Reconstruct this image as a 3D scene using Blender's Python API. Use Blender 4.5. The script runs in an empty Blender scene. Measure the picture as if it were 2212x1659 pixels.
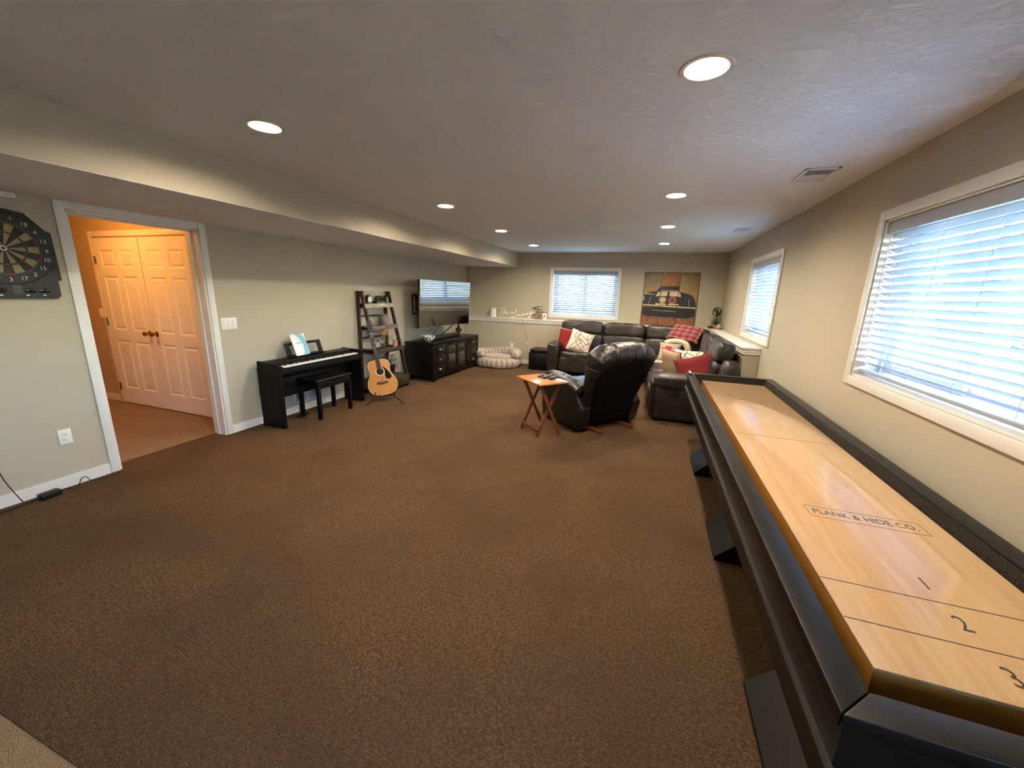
import bpy, bmesh, math, random
from mathutils import Vector, Matrix, Euler, noise as mnoise
random.seed(7)
S = bpy.context.scene
COL = S.collection
PI = math.pi

# ------------------------------------------------------------------ camera
XL, XR, YF, ZC = -4.077, 1.29, 8.45, 2.39          # left wall, right wall, far wall, ceiling
XS, ZS = -2.837, 2.10                              # soffit face and underside
YB = -3.2                                          # wall behind the camera
def make_camera():
    cam = bpy.data.cameras.new('camera'); o = bpy.data.objects.new('camera', cam); COL.objects.link(o)
    yaw, pitch, roll, f = -0.3303, -0.2312, 0.0305, 841.39
    cy, sy, cp, sp = math.cos(yaw), math.sin(yaw), math.cos(pitch), math.sin(pitch)
    fw = Vector((sy*cp, cy*cp, sp)); r = Vector((cy, -sy, 0)); u = r.cross(fw)
    r2 = r*math.cos(roll) + u*math.sin(roll); u2 = u*math.cos(roll) - r*math.sin(roll)
    m = Matrix((r2, u2, -fw)).transposed().to_4x4(); m.translation = Vector((0, 0, 1.5517))
    o.matrix_world = m
    cam.sensor_fit = 'HORIZONTAL'; cam.sensor_width = 36.0; cam.lens = f/2212*36.0
    cam.clip_start = 0.03; cam.clip_end = 200
    S.camera = o
make_camera()

# ------------------------------------------------------------------ world, sun, exposure
SKY_STRENGTH, SUN_STRENGTH, LAMP_WATT, HALL_WATT, EXPOSURE = 2.5, 4.9, 12.0, 8.0, 2.18
w = bpy.data.worlds.new('sky'); S.world = w; w.use_nodes = True
nt = w.node_tree; nt.nodes.clear()
out = nt.nodes.new('ShaderNodeOutputWorld'); bg = nt.nodes.new('ShaderNodeBackground')
sky = nt.nodes.new('ShaderNodeTexSky'); sky.sky_type = 'NISHITA'; sky.sun_disc = False
sky.sun_elevation = math.radians(42); sky.sun_rotation = math.radians(200); sky.air_density = 1.0; sky.dust_density = 0.5
nt.links.new(sky.outputs[0], bg.inputs[0]); bg.inputs[1].default_value = SKY_STRENGTH
nt.links.new(bg.outputs[0], out.inputs[0])
sun = bpy.data.lights.new('sun', 'SUN'); sun.energy = SUN_STRENGTH; sun.angle = math.radians(0.6); sun.color = (1.0, .95, .86)
so = bpy.data.objects.new('sun', sun); COL.objects.link(so)
so.rotation_euler = Vector((0.12, 0.72, -0.68)).to_track_quat('-Z', 'Y').to_euler(); so.location = (-6, -6, 12)
vs = S.view_settings; vs.view_transform = 'Standard'; vs.look = 'None'; vs.gamma = 1.0; vs.exposure = EXPOSURE; vs.use_curve_mapping = False
S.cycles.max_bounces = 7; S.cycles.diffuse_bounces = 4; S.cycles.glossy_bounces = 3; S.cycles.transmission_bounces = 4; S.cycles.transparent_max_bounces = 10
S.cycles.use_adaptive_sampling = True; S.cycles.adaptive_threshold = .035
S.cycles.sample_clamp_indirect = 6.0; S.cycles.use_denoising = True
S.cycles.caustics_reflective = False; S.cycles.caustics_refractive = False

# ------------------------------------------------------------------ colour and materials
def lin(c):
    return tuple((x/255/12.92 if x/255 <= .04045 else ((x/255+.055)/1.055)**2.4) for x in c)
MATS = {}
def mat(name, rgb, rough=.6, metal=0., spec=.5, coat=0., coat_rough=.1, var=0., var_scale=8., bump=0., bump_scale=60., stretch=(1, 1, 1), rgb2=None, sheen=0., detail=4., rough_var=0.):
    """Principled material: colour, optional noise variation towards rgb2, optional noise bump (object coordinates)."""
    if name in MATS: return MATS[name]
    m = bpy.data.materials.new(name); m.use_nodes = True; t = m.node_tree; b = t.nodes['Principled BSDF']
    c = lin(rgb); b.inputs['Base Color'].default_value = (*c, 1)
    b.inputs['Roughness'].default_value = rough; b.inputs['Metallic'].default_value = metal
    b.inputs['Specular IOR Level'].default_value = spec
    b.inputs['Coat Weight'].default_value = coat; b.inputs['Coat Roughness'].default_value = coat_rough
    if sheen: b.inputs['Sheen Weight'].default_value = sheen
    if var or bump or rough_var:
        tc = t.nodes.new('ShaderNodeTexCoord'); mp = t.nodes.new('ShaderNodeMapping'); mp.inputs['Scale'].default_value = stretch
        t.links.new(tc.outputs['Object'], mp.inputs[0])
    if var or rough_var:
        n = t.nodes.new('ShaderNodeTexNoise'); n.inputs['Scale'].default_value = var_scale; n.inputs['Detail'].default_value = detail
        t.links.new(mp.outputs[0], n.inputs['Vector'])
    if var:
        r = t.nodes.new('ShaderNodeMapRange'); r.inputs[1].default_value = .35; r.inputs[2].default_value = .65
        t.links.new(n.outputs[0], r.inputs[0])
        x = t.nodes.new('ShaderNodeMix'); x.data_type = 'RGBA'
        c2 = lin(rgb2) if rgb2 else tuple(v*(1-var) for v in c)
        x.inputs[6].default_value = (*c, 1); x.inputs[7].default_value = (*c2, 1)
        t.links.new(r.outputs[0], x.inputs[0]); t.links.new(x.outputs[2], b.inputs['Base Color'])
    if rough_var:
        r = t.nodes.new('ShaderNodeMapRange'); r.inputs[3].default_value = max(0, rough-rough_var); r.inputs[4].default_value = min(1, rough+rough_var)
        t.links.new(n.outputs[0], r.inputs[0]); t.links.new(r.outputs[0], b.inputs['Roughness'])
    if bump:
        n2 = t.nodes.new('ShaderNodeTexNoise'); n2.inputs['Scale'].default_value = bump_scale; n2.inputs['Detail'].default_value = 5
        t.links.new(mp.outputs[0], n2.inputs['Vector'])
        bp = t.nodes.new('ShaderNodeBump'); bp.inputs['Strength'].default_value = bump; bp.inputs['Distance'].default_value = .01
        t.links.new(n2.outputs[0], bp.inputs['Height']); t.links.new(bp.outputs[0], b.inputs['Normal'])
    MATS[name] = m; return m
def emit(name, rgb, strength):
    m = bpy.data.materials.new(name); m.use_nodes = True; t = m.node_tree; t.nodes.clear()
    o = t.nodes.new('ShaderNodeOutputMaterial'); e = t.nodes.new('ShaderNodeEmission')
    e.inputs[0].default_value = (*rgb, 1); e.inputs[1].default_value = strength; t.links.new(e.outputs[0], o.inputs[0])
    MATS[name] = m; return m
def glassmat(name, tint=(1, 1, 1), refl=1.0):
    m = bpy.data.materials.new(name); m.use_nodes = True; t = m.node_tree; t.nodes.clear()
    o = t.nodes.new('ShaderNodeOutputMaterial'); tr = t.nodes.new('ShaderNodeBsdfTransparent'); gl = t.nodes.new('ShaderNodeBsdfGlossy')
    lw = t.nodes.new('ShaderNodeLayerWeight'); pw = t.nodes.new('ShaderNodeMath'); pw.operation = 'POWER'; pw.inputs[1].default_value = 4.5
    fr = t.nodes.new('ShaderNodeMath'); fr.operation = 'MULTIPLY_ADD'; fr.inputs[1].default_value = .8; fr.inputs[2].default_value = .03; mx = t.nodes.new('ShaderNodeMixShader')
    lw.inputs[0].default_value = .5; t.links.new(lw.outputs['Facing'], pw.inputs[0]); t.links.new(pw.outputs[0], fr.inputs[0])
    tr.inputs[0].default_value = (*tint, 1); gl.inputs['Roughness'].default_value = .02
    t.links.new(fr.outputs[0], mx.inputs[0]); t.links.new(tr.outputs[0], mx.inputs[1]); t.links.new(gl.outputs[0], mx.inputs[2])
    t.links.new(mx.outputs[0], o.inputs[0]); MATS[name] = m; return m
class NT:
    """small node-graph helper for the custom materials"""
    def __init__(s, name):
        s.m = bpy.data.materials.new(name); s.m.use_nodes = True; s.t = s.m.node_tree; s.b = s.t.nodes['Principled BSDF']; MATS[name] = s.m
        s.tc = s.t.nodes.new('ShaderNodeTexCoord')
    def n(s, kind, **kw):
        x = s.t.nodes.new('ShaderNode'+kind)
        for k, v in kw.items(): setattr(x, k, v)
        return x
    def l(s, a, b): s.t.links.new(a, b)
    def mapping(s, scale=(1, 1, 1), rot=(0, 0, 0), loc=(0, 0, 0), src='Object'):
        x = s.n('Mapping'); x.inputs['Scale'].default_value = scale; x.inputs['Rotation'].default_value = rot; x.inputs['Location'].default_value = loc
        s.l(s.tc.outputs[src], x.inputs[0]); return x.outputs[0]
    def noise(s, vec, scale, detail=4, rough=.5, dist=0.):
        x = s.n('TexNoise'); x.inputs['Scale'].default_value = scale; x.inputs['Detail'].default_value = detail
        x.inputs['Roughness'].default_value = rough; x.inputs['Distortion'].default_value = dist; s.l(vec, x.inputs['Vector']); return x.outputs[0]
    def rng(s, val, a, b, c=0., d=1.):
        x = s.n('MapRange'); x.inputs[1].default_value = a; x.inputs[2].default_value = b; x.inputs[3].default_value = c; x.inputs[4].default_value = d
        s.l(val, x.inputs[0]); return x.outputs[0]
    def mix(s, fac, a, b):
        x = s.n('Mix', data_type='RGBA')
        for i, v in ((6, a), (7, b)):
            if isinstance(v, tuple): x.inputs[i].default_value = (*v, 1)
            else: s.l(v, x.inputs[i])
        if isinstance(fac, float): x.inputs[0].default_value = fac
        else: s.l(fac, x.inputs[0])
        return x.outputs[2]
    def math(s, op, a, b=None):
        x = s.n('Math', operation=op)
        for i, v in ((0, a), (1, b)):
            if v is None: continue
            if isinstance(v, (int, float)): x.inputs[i].default_value = v
            else: s.l(v, x.inputs[i])
        return x.outputs[0]
    def sep(s, vec):
        x = s.n('SeparateXYZ'); s.l(vec, x.inputs[0]); return x.outputs
    def bump(s, h, strength, dist=.01, normal=None):
        x = s.n('Bump'); x.inputs['Strength'].default_value = strength; x.inputs['Distance'].default_value = dist; s.l(h, x.inputs['Height'])
        if normal: s.l(normal, x.inputs['Normal'])
        s.l(x.outputs[0], s.b.inputs['Normal']); return x.outputs[0]
    def set(s, **kw):
        for k, v in kw.items():
            k = k.replace('_', ' ')
            i = s.b.inputs[{'Base Color': 'Base Color', 'Roughness': 'Roughness'}.get(k, k)]
            if isinstance(v, tuple): i.default_value = (*v, 1)
            elif isinstance(v, (int, float)): i.default_value = v
            else: s.l(v, i)

# ------------------------------------------------------------------ mesh builder
class MB:
    def __init__(s): s.v = []; s.f = []; s.T = Matrix.Identity(4)
    def at(s, loc=(0, 0, 0), rot=(0, 0, 0)):
        s.T = Matrix.Translation(loc) @ Euler(rot).to_matrix().to_4x4(); return s
    def add(s, vs, fs):
        o = len(s.v)
        for p in vs: s.v.append(tuple(s.T @ Vector(p)))
        for q in fs: s.f.append(tuple(i+o for i in q))
        return s
    def box(s, x0, y0, z0, x1, y1, z1):
        x0, x1 = min(x0, x1), max(x0, x1); y0, y1 = min(y0, y1), max(y0, y1); z0, z1 = min(z0, z1), max(z0, z1)
        return s.add([(x0, y0, z0), (x1, y0, z0), (x1, y1, z0), (x0, y1, z0), (x0, y0, z1), (x1, y0, z1), (x1, y1, z1), (x0, y1, z1)],
                     [(0, 3, 2, 1), (4, 5, 6, 7), (0, 1, 5, 4), (1, 2, 6, 5), (2, 3, 7, 6), (3, 0, 4, 7)])
    def rbox(s, x0, y0, z0, x1, y1, z1, r=.01, seg=2):
        bm = bmesh.new(); bmesh.ops.create_cube(bm, size=1)
        for v in bm.verts: v.co = Vector(((x0+x1)/2+v.co.x*(x1-x0), (y0+y1)/2+v.co.y*(y1-y0), (z0+z1)/2+v.co.z*(z1-z0)))
        bmesh.ops.bevel(bm, geom=bm.edges[:], offset=min(r, abs(x1-x0)*.49, abs(y1-y0)*.49, abs(z1-z0)*.49), segments=seg, profile=.5, affect='EDGES')
        bm.verts.index_update(); s.add([v.co[:] for v in bm.verts], [[v.index for v in f.verts] for f in bm.faces]); bm.free(); return s
    def prism(s, pts, a, b, axis='z'):
        """extrude polygon pts (2-D) along axis from a to b; axis x: (y,z), y: (x,z), z: (x,y)"""
        n = len(pts)
        mk = {'x': lambda p, h: (h, p[0], p[1]), 'y': lambda p, h: (p[0], h, p[1]), 'z': lambda p, h: (p[0], p[1], h)}[axis]
        return s.add([mk(p, a) for p in pts]+[mk(p, b) for p in pts],
                     [tuple(range(n))[::-1], tuple(range(n, 2*n))]+[(i, (i+1) % n, n+(i+1) % n, n+i) for i in range(n)])
    def cyl(s, p0, p1, r0, r1=None, n=16):
        return s.tube([p0, p1], [r0, r0 if r1 is None else r1], n)
    def tube(s, path, r, n=8, caps=True):
        path = [Vector(p) for p in path]; N = len(path)
        rs = r if isinstance(r, (list, tuple)) else [r]*N
        vs = []; fs = []; up = None
        for i, p in enumerate(path):
            d = (path[min(i+1, N-1)]-path[max(i-1, 0)]).normalized()
            if up is None:
                up = Vector((0, 0, 1)) if abs(d.z) < .9 else Vector((1, 0, 0))
            a = d.cross(up); a.normalize(); b = a.cross(d); up = b
            for k in range(n):
                t = 2*PI*k/n; vs.append(p+a*rs[i]*math.cos(t)+b*rs[i]*math.sin(t))
        for i in range(N-1):
            for k in range(n): fs.append((i*n+k, i*n+(k+1) % n, (i+1)*n+(k+1) % n, (i+1)*n+k))
        if caps: fs.append(tuple(range(n))[::-1]); fs.append(tuple(range((N-1)*n, N*n)))
        return s.add(vs, fs)
    def bar(s, p0, p1, w, h, side=(0, 0, 1)):
        """rectangular bar between two points; h measured along 'side', w across"""
        p0, p1 = Vector(p0), Vector(p1); d = (p1-p0).normalized(); b = Vector(side); b = (b-d*b.dot(d)).normalized(); a = d.cross(b)
        vs = [p+a*i*w/2+b*j*h/2 for p in (p0, p1) for i, j in ((-1, -1), (1, -1), (1, 1), (-1, 1))]
        return s.add(vs, [(0, 3, 2, 1), (4, 5, 6, 7), (0, 1, 5, 4), (1, 2, 6, 5), (2, 3, 7, 6), (3, 0, 4, 7)])
    def lathe(s, prof, n=24, c=(0, 0, 0), closed=False, caps=True):
        vs = []; fs = []; N = len(prof)
        for r, z in prof:
            for k in range(n): t = 2*PI*k/n; vs.append((c[0]+r*math.cos(t), c[1]+r*math.sin(t), c[2]+z))
        M = N if closed else N-1
        for i in range(M):
            j = (i+1) % N
            for k in range(n): fs.append((i*n+k, i*n+(k+1) % n, j*n+(k+1) % n, j*n+k))
        if not closed and caps:
            if prof[0][0] > 1e-6: fs.append(tuple(range(n))[::-1])
            if prof[-1][0] > 1e-6: fs.append(tuple(range((N-1)*n, N*n)))
        return s.add(vs, fs)
    def puff(s, c, size, k=5., n=8, rot=(0, 0, 0), fn=None):
        """soft box (superquadric) with even quads; fn deforms points given in -1..1"""
        R = Euler(rot).to_matrix(); vs = []; fs = []; idx = {}
        def key(p):
            q = tuple(round(x, 5) for x in p)
            if q not in idx:
                idx[q] = len(vs); L = (abs(p[0])**k+abs(p[1])**k+abs(p[2])**k)**(1/k)
                u = Vector((p[0]/L, p[1]/L, p[2]/L))
                if fn: u = Vector(fn(*u))
                vs.append(R @ Vector((u.x*size[0]/2, u.y*size[1]/2, u.z*size[2]/2))+Vector(c))
            return idx[q]
        g = [-1+2*i/n for i in range(n+1)]
        for ax in range(3):
            for sg in (-1, 1):
                for i in range(n):
                    for j in range(n):
                        q = []
                        for a, b in ((g[i], g[j]), (g[i+1], g[j]), (g[i+1], g[j+1]), (g[i], g[j+1])):
                            p = [0, 0, 0]; p[ax] = sg; p[(ax+1) % 3] = a; p[(ax+2) % 3] = b; q.append(key(p))
                        fs.append(tuple(q) if sg > 0 else tuple(q[::-1]))
        return s.add(vs, fs)
    def grid(s, fn, nu, nv, wrap_u=False):
        vs = [fn(i/nu, j/nv) for j in range(nv+1) for i in range(nu+(0 if wrap_u else 1))]
        W = nu if wrap_u else nu+1
        return s.add(vs, [(j*W+i, j*W+(i+1) % W, (j+1)*W+(i+1) % W, (j+1)*W+i) for j in range(nv) for i in range(nu)])
    def mesh(s, name, m, sharp=35):
        me = bpy.data.meshes.new(name); me.from_pydata(s.v, [], s.f); me.update()
        bm = bmesh.new(); bm.from_mesh(me); bmesh.ops.recalc_face_normals(bm, faces=bm.faces[:]); bm.to_mesh(me); bm.free()
        me.shade_smooth(); me.set_sharp_from_angle(angle=math.radians(sharp))
        me.materials.append(MATS[m] if isinstance(m, str) else m); return me
    def build(s, name, m, parent=None, sharp=35, **kw):
        return put(name, s.mesh(name, m, sharp), parent, **kw)
def put(name, me, parent=None, loc=None, rot=None, label=None, cat=None, group=None, kind=None):
    o = bpy.data.objects.new(name, me); COL.objects.link(o)
    if parent: o.parent = parent
    if loc: o.location = loc
    if rot: o.rotation_euler = rot
    for k, v in (('label', label), ('category', cat), ('group', group), ('kind', kind)):
        if v: o[k] = v
    return o
def thing(name, label, cat, loc=(0, 0, 0), rotz=0., group=None, kind=None):
    return put(name, None, None, loc, (0, 0, rotz), label, cat, group, kind)
def struct(name, mb, m, label=None, cat=None, parent=None):
    return mb.build(name, m, parent, kind='structure', label=label, cat=cat)
def text_mb(s, size=1., extrude=.0005, align='CENTER', shear=0.):
    """a mesh builder holding flat letters in the xy plane (built-in font)"""
    cu = bpy.data.curves.new('t', 'FONT'); cu.body = s; cu.size = size; cu.extrude = extrude; cu.align_x = align; cu.align_y = 'CENTER'; cu.resolution_u = 3; cu.shear = shear
    o = bpy.data.objects.new('t', cu); COL.objects.link(o)
    me = bpy.data.meshes.new_from_object(o.evaluated_get(bpy.context.evaluated_depsgraph_get()))
    mb = MB(); mb.v = [tuple(v.co) for v in me.vertices]; mb.f = [tuple(p.vertices) for p in me.polygons]
    bpy.data.objects.remove(o); bpy.data.meshes.remove(me); bpy.data.curves.remove(cu); return mb
def moved(mb, M):
    mb.v = [tuple(M @ Vector(p)) for p in mb.v]; return mb
def spline(pts, n=8):
    """Catmull-Rom through the points"""
    P = [Vector(p) for p in pts]; out = []
    for i in range(len(P)-1):
        a, b, c, d = P[max(i-1, 0)], P[i], P[i+1], P[min(i+2, len(P)-1)]
        for k in range(n):
            t = k/n; out.append(.5*((2*b)+(c-a)*t+(2*a-5*b+4*c-d)*t*t+(3*b-a-3*c+d)*t**3))
    out.append(P[-1]); return out
# ------------------------------------------------------------------ surface materials
def m_carpet(name, c1, c2, c3, scale=1.):
    k = NT(name); v = k.mapping(); v2 = k.mapping(scale=(1, 2.2, 1), rot=(0, 0, .5))
    fine = k.noise(v2, 105*scale, 5, .75); mid = k.noise(v, 62*scale, 5, .7); big = k.noise(v, 1.1, 3, .5, .4)
    a = k.mix(k.rng(fine, .34, .66), lin(c1), lin(c2)); cl = k.noise(v, 15*scale, 4, .7); a = k.mix(k.rng(mid, .42, .62, 0, .55), a, lin(c1)); a = k.mix(k.rng(cl, .46, .64, 0, .14), a, lin(c1))
    a = k.mix(k.rng(big, .42, .62, 0, .5), a, lin(c3))
    tuft = k.n('TexVoronoi'); tuft.inputs['Scale'].default_value = 100*scale; k.l(v2, tuft.inputs['Vector'])
    h = k.math('ADD', k.math('MULTIPLY', fine, 1.0), k.math('MULTIPLY', tuft.outputs['Distance'], -.55)); h = k.math('ADD', h, k.math('MULTIPLY', mid, .8))
    k.bump(h, 1.0, .026); k.set(Base_Color=a, Roughness=.95); k.b.inputs['Specular IOR Level'].default_value = .12; k.b.inputs['Sheen Weight'].default_value = .04
m_carpet('carpet_brown', (58, 41, 28), (184, 140, 96), (100, 73, 50))
m_carpet('carpet_beige', (176, 146, 112), (214, 186, 150), (196, 164, 128))
def m_paint(name, c, bump=.12, scale=260):
    k = NT(name); v = k.mapping(); f = k.noise(v, scale, 3); g = k.noise(v, 2.2, 2)
    k.set(Base_Color=k.mix(k.rng(g, .35, .65, 0, .06), lin(c), tuple(x*.85 for x in lin(c))), Roughness=.62)
    k.bump(f, bump, .004); k.b.inputs['Specular IOR Level'].default_value = .3
m_paint('wall_paint', (184, 176, 156)); m_paint('hall_paint', (186, 164, 134)); m_paint('back_paint', (176, 168, 150))
def m_ceiling(name, c):
    k = NT(name); v = k.mapping(); v2 = k.mapping(scale=(1, 1.8, 1), rot=(0, 0, .7))
    a = k.noise(v2, 9.5, 6, .66, 1.6); b = k.noise(v, 45, 4, .6); e = k.noise(v, 2.1, 3)
    # trowelled plaster: flattened islands with ragged lips
    isl = k.rng(a, .44, .60); lip = k.rng(k.math('ABSOLUTE', k.math('SUBTRACT', a, .53)), .0, .035, 1, 0)
    h = k.math('ADD', k.math('MULTIPLY', isl, .55), k.math('MULTIPLY', lip, .45)); h = k.math('ADD', h, k.math('MULTIPLY', b, .30)); h = k.math('MULTIPLY', h, k.rng(e, .3, .7, .5, 1.1))
    k.bump(h, .55, .013); k.set(Base_Color=lin(c), Roughness=.85); k.b.inputs['Specular IOR Level'].default_value = .2
m_ceiling('ceiling_plaster', (232, 236, 242))
mat('trim_white', (226, 224, 218), .38, spec=.45); mat('door_white', (228, 222, 212), .42, spec=.4, bump=.05, bump_scale=180, stretch=(1, 1, .05))
mat('vinyl_white', (232, 236, 240), .35); mat('blind_skylight_tint', (158, 165, 176), .45, spec=.35)  # white blinds dimmed and tinted blue in colour, imitating skylit shade
mat('cord_white', (205, 205, 200), .8); mat('plate_white', (236, 233, 226), .35); mat('plate_slot', (40, 38, 36), .6)
mat('vent_metal', (214, 214, 212), .45); mat('vent_dark', (70, 72, 76), .7)
mat('brass', (176, 118, 62), .22, metal=1.); mat('hinge_metal', (120, 108, 92), .35, metal=1.); mat('black_plastic', (14, 14, 15), .42); mat('black_rubber', (20, 20, 21), .75)
glassmat('window_glass', (.97, .985, .99)); glassmat('clear_glass', (.93, .95, .93))

# ------------------------------------------------------------------ structure
def panel(mb, axis, front, back, u0, u1, v0, v1, holes):
    """wall slab in plane axis=const, with rectangular openings (u0,u1,v0,v1) cut right through"""
    us = sorted({u0, u1, *[h[0] for h in holes], *[h[1] for h in holes]}); us = [u for u in us if u0 <= u <= u1]
    vs = sorted({v0, v1, *[h[2] for h in holes], *[h[3] for h in holes]}); vs = [v for v in vs if v0 <= v <= v1]
    P = (lambda d, u, v: (d, u, v)) if axis == 'x' else (lambda d, u, v: (u, d, v))
    def quad(*p): mb.add(p, [(0, 1, 2, 3)])
    inh = lambda a, b: any(h[0] < a < h[1] and h[2] < b < h[3] for h in holes)
    for i in range(len(us)-1):
        for j in range(len(vs)-1):
            a, b, c, d = us[i], us[i+1], vs[j], vs[j+1]
            if inh((a+b)/2, (c+d)/2): continue
            for s in (front, back): quad(P(s, a, c), P(s, b, c), P(s, b, d), P(s, a, d))
    for a, b, c, d in list(holes)+[(u0, u1, v0, v1)]:
        for (p, q), (r, t) in (((a, c), (b, c)), ((b, c), (b, d)), ((b, d), (a, d)), ((a, d), (a, c))):
            quad(P(front, p, q), P(front, r, t), P(back, r, t), P(back, p, q))
    bm = None
    return mb
DY0, DY1, DZ = 1.780, 2.684, 2.043                    # doorway opening in the left wall
WIN = {1: ('x', 1.760, 3.112, 1.090, 2.040), 2: ('x', 5.110, 6.450, 1.090, 2.040), 3: ('y', -2.042, -.678, 1.098, 2.036), 4: ('x', -1.592, -.240, 1.090, 2.040)}  # last entry: unseen window added behind the camera to supply daylight
struct('floor', MB().box(XL-.16, .445, -.15, XR+.1, YF+.1, 0), 'carpet_brown', 'brown cut pile carpet across the whole room', 'carpet')
struct('floor_behind', MB().box(XL-.16, YB, -.15, XR+.1, .445, -.004), 'carpet_beige', 'tan floor beyond the edge of the brown carpet', 'floor')
struct('floor_hallway', MB().box(-7.4, .7, -.15, XL-.16, 3.0, -.002), 'carpet_beige', 'beige carpet in the lit hallway behind the doorway', 'carpet')
mb = MB(); panel(mb, 'x', XL, XL-.16, YB, YF+.25, -.1, ZC+.2, [(DY0, DY1, -.101, DZ)]); struct('wall_left', mb, 'wall_paint', 'greige left wall with the open doorway', 'wall')
mb = MB(); panel(mb, 'x', XR, XR+.24, YB, YF+.25, -.1, ZC+.2, [WIN[1][1:], WIN[2][1:], WIN[4][1:]]); struct('wall_right', mb, 'wall_paint', 'greige right wall with a row of windows', 'wall')
mb = MB(); panel(mb, 'y', YF, YF+.24, XL-.16, XR+.24, -.1, ZC+.2, [WIN[3][1:]]); struct('wall_far', mb, 'wall_paint', 'greige far wall with one window above the ledge', 'wall')
struct('wall_back', MB().box(XL-.16, YB-.12, -.1, XR+.24, YB, ZC+.2), 'back_paint', 'greige wall behind the camera', 'wall')
struct('wall_half_far', MB().box(XL, 8.27, 0, 1.12, YF, .965), 'wall_paint', 'low greige furred wall under the far ledge', 'half wall')
struct('wall_half_right', MB().box(1.12, 5.35, 0, XR, YF, .965), 'wall_paint', 'low greige furred wall under the right ledge', 'half wall')
# hallway behind the doorway
struct('wall_hallway_far', MB().box(-7.4, 3.0, -.1, XL-.16, 3.14, ZC+.2), 'hall_paint', 'hallway wall around the double doors', 'wall')
struct('wall_hallway_side', MB().box(-7.5, .6, -.1, -7.4, 3.14, ZC+.2), 'hall_paint', 'end wall of the hallway', 'wall')
struct('wall_hallway_near', MB().box(-7.4, .6, -.1, XL-.16, .7, ZC+.2), 'hall_paint', 'near wall of the hallway', 'wall')
struct('ceiling_hallway', MB().box(-7.5, .6, ZC, XL-.16, 3.14, ZC+.1), 'ceiling_plaster', 'hallway ceiling', 'ceiling')
# ceiling with round holes for the recessed lights
LAMPS = [(.105, 1.83), (-2.085, 1.80), (.105, 3.82), (-2.085, 3.82), (.098, 5.42), (-2.10, 5.45), (.10, 7.07), (-2.115, 7.14)]
RH = .078
bm = bmesh.new(); ed = []
def loop(pts):
    vs = [bm.verts.new((p[0], p[1], ZC)) for p in pts]
    for i in range(len(vs)): ed.append(bm.edges.new((vs[i], vs[(i+1) % len(vs)])))
loop([(XL-.1, YB), (XR+.1, YB), (XR+.1, YF+.1), (XL-.1, YF+.1)])
for x, y in LAMPS: loop([(x+RH*math.cos(2*PI*k/28), y+RH*math.sin(2*PI*k/28)) for k in range(28)])
bmesh.ops.triangle_fill(bm, edges=ed, use_beauty=True)
bmesh.ops.delete(bm, geom=[f for f in bm.faces if any((f.calc_center_median().xy-Vector(p)).length < RH*.98 and all((v.co.xy-Vector(p)).length < RH*1.02 for v in f.verts) for p in LAMPS)], context='FACES_ONLY')
me = bpy.data.meshes.new('ceiling'); bm.to_mesh(me); bm.free(); me.materials.append(MATS['ceiling_plaster'])
put('ceiling', me, kind='structure', label='grey white hand trowelled plaster ceiling', cat='ceiling')
struct('light_block_slab', MB().box(XL-.4, YB-.2, ZC+.2, XR+.9, YF+.9, ZC+.3), 'back_paint', 'unseen slab added above the ceiling to block light', 'ceiling')  # hidden slab, added to keep outdoor light out of the room
struct('ceiling_soffit', MB().box(XL, YB, ZS, XS, YF, ZC+.02), 'wall_paint', 'painted dropped soffit along the left wall', 'soffit')
struct('ceiling_soffit_underside', MB().box(XL, YB, ZS-.004, XS-.002, YF, ZS+.001), 'ceiling_plaster', 'plastered underside of the soffit', 'ceiling')
# ledges, baseboards, door casing, window casing
def ledge(mb, horizontal):
    if horizontal: mb.rbox(XL+.001, 8.235, .965, 1.14, YF-.001, .992, .005); mb.box(XL+.001, 8.252, .905, 1.128, 8.272, .965); mb.rbox(XL+.001, 8.245, .93, 1.133, 8.272, .95, .006)
    else: mb.rbox(1.085, 5.315, .966, XR-.001, YF-.002, .993, .005); mb.box(1.102, 5.332, .905, XR-.001, 8.25, .965); mb.rbox(1.095, 5.325, .93, XR-.001, 8.25, .95, .006)
    return mb
struct('trim_1', ledge(MB(), True), 'trim_white', 'long white ledge cap along the far wall', 'ledge')
struct('trim_2', ledge(MB(), False), 'trim_white', 'short white ledge cap along the right wall', 'ledge')
def baseb(name, lab, *runs):
    mb = MB()
    for r in runs: mb.box(*r)
    struct(name, mb, 'trim_white', lab, 'baseboard')
BH = .085
baseb('baseboard_left', 'white baseboard along the left wall', (XL, YB, 0, XL+.014, DY0-.06, BH), (XL, DY1+.06, 0, XL+.014, 8.27, BH))
baseb('baseboard_far', 'white baseboard along the far half wall', (XL, 8.256, 0, 1.12, 8.27, BH))
baseb('baseboard_right', 'white baseboard along the right wall', (XR-.014, YB, 0, XR, 5.35, BH), (1.106, 5.336, 0, 1.12, 8.26, BH), (1.106, 5.336, 0, XR, 5.35, BH))
baseb('baseboard_hallway', 'white baseboard in the hallway', (-7.4, 2.986, 0, -6.47, 3.0, BH))
def casing(mb, axis, front, a, b, c, d, w=.058, t=.018, sill=True):
    B = (lambda u0, v0, u1, v1, d0=0., d1=t: mb.rbox(front-d1, u0, v0, front-d0, u1, v1, .005)) if axis == 'x' else (lambda u0, v0, u1, v1, d0=0., d1=t: mb.rbox(u0, front-d1, v0, u1, front-d0, v1, .005))
    B(a-w, c if not sill else c-w, a, d+w); B(b, c if not sill else c-w, b+w, d+w); B(a, d, b, d+w)
    if sill: B(a, c-w, b, c)
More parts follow.
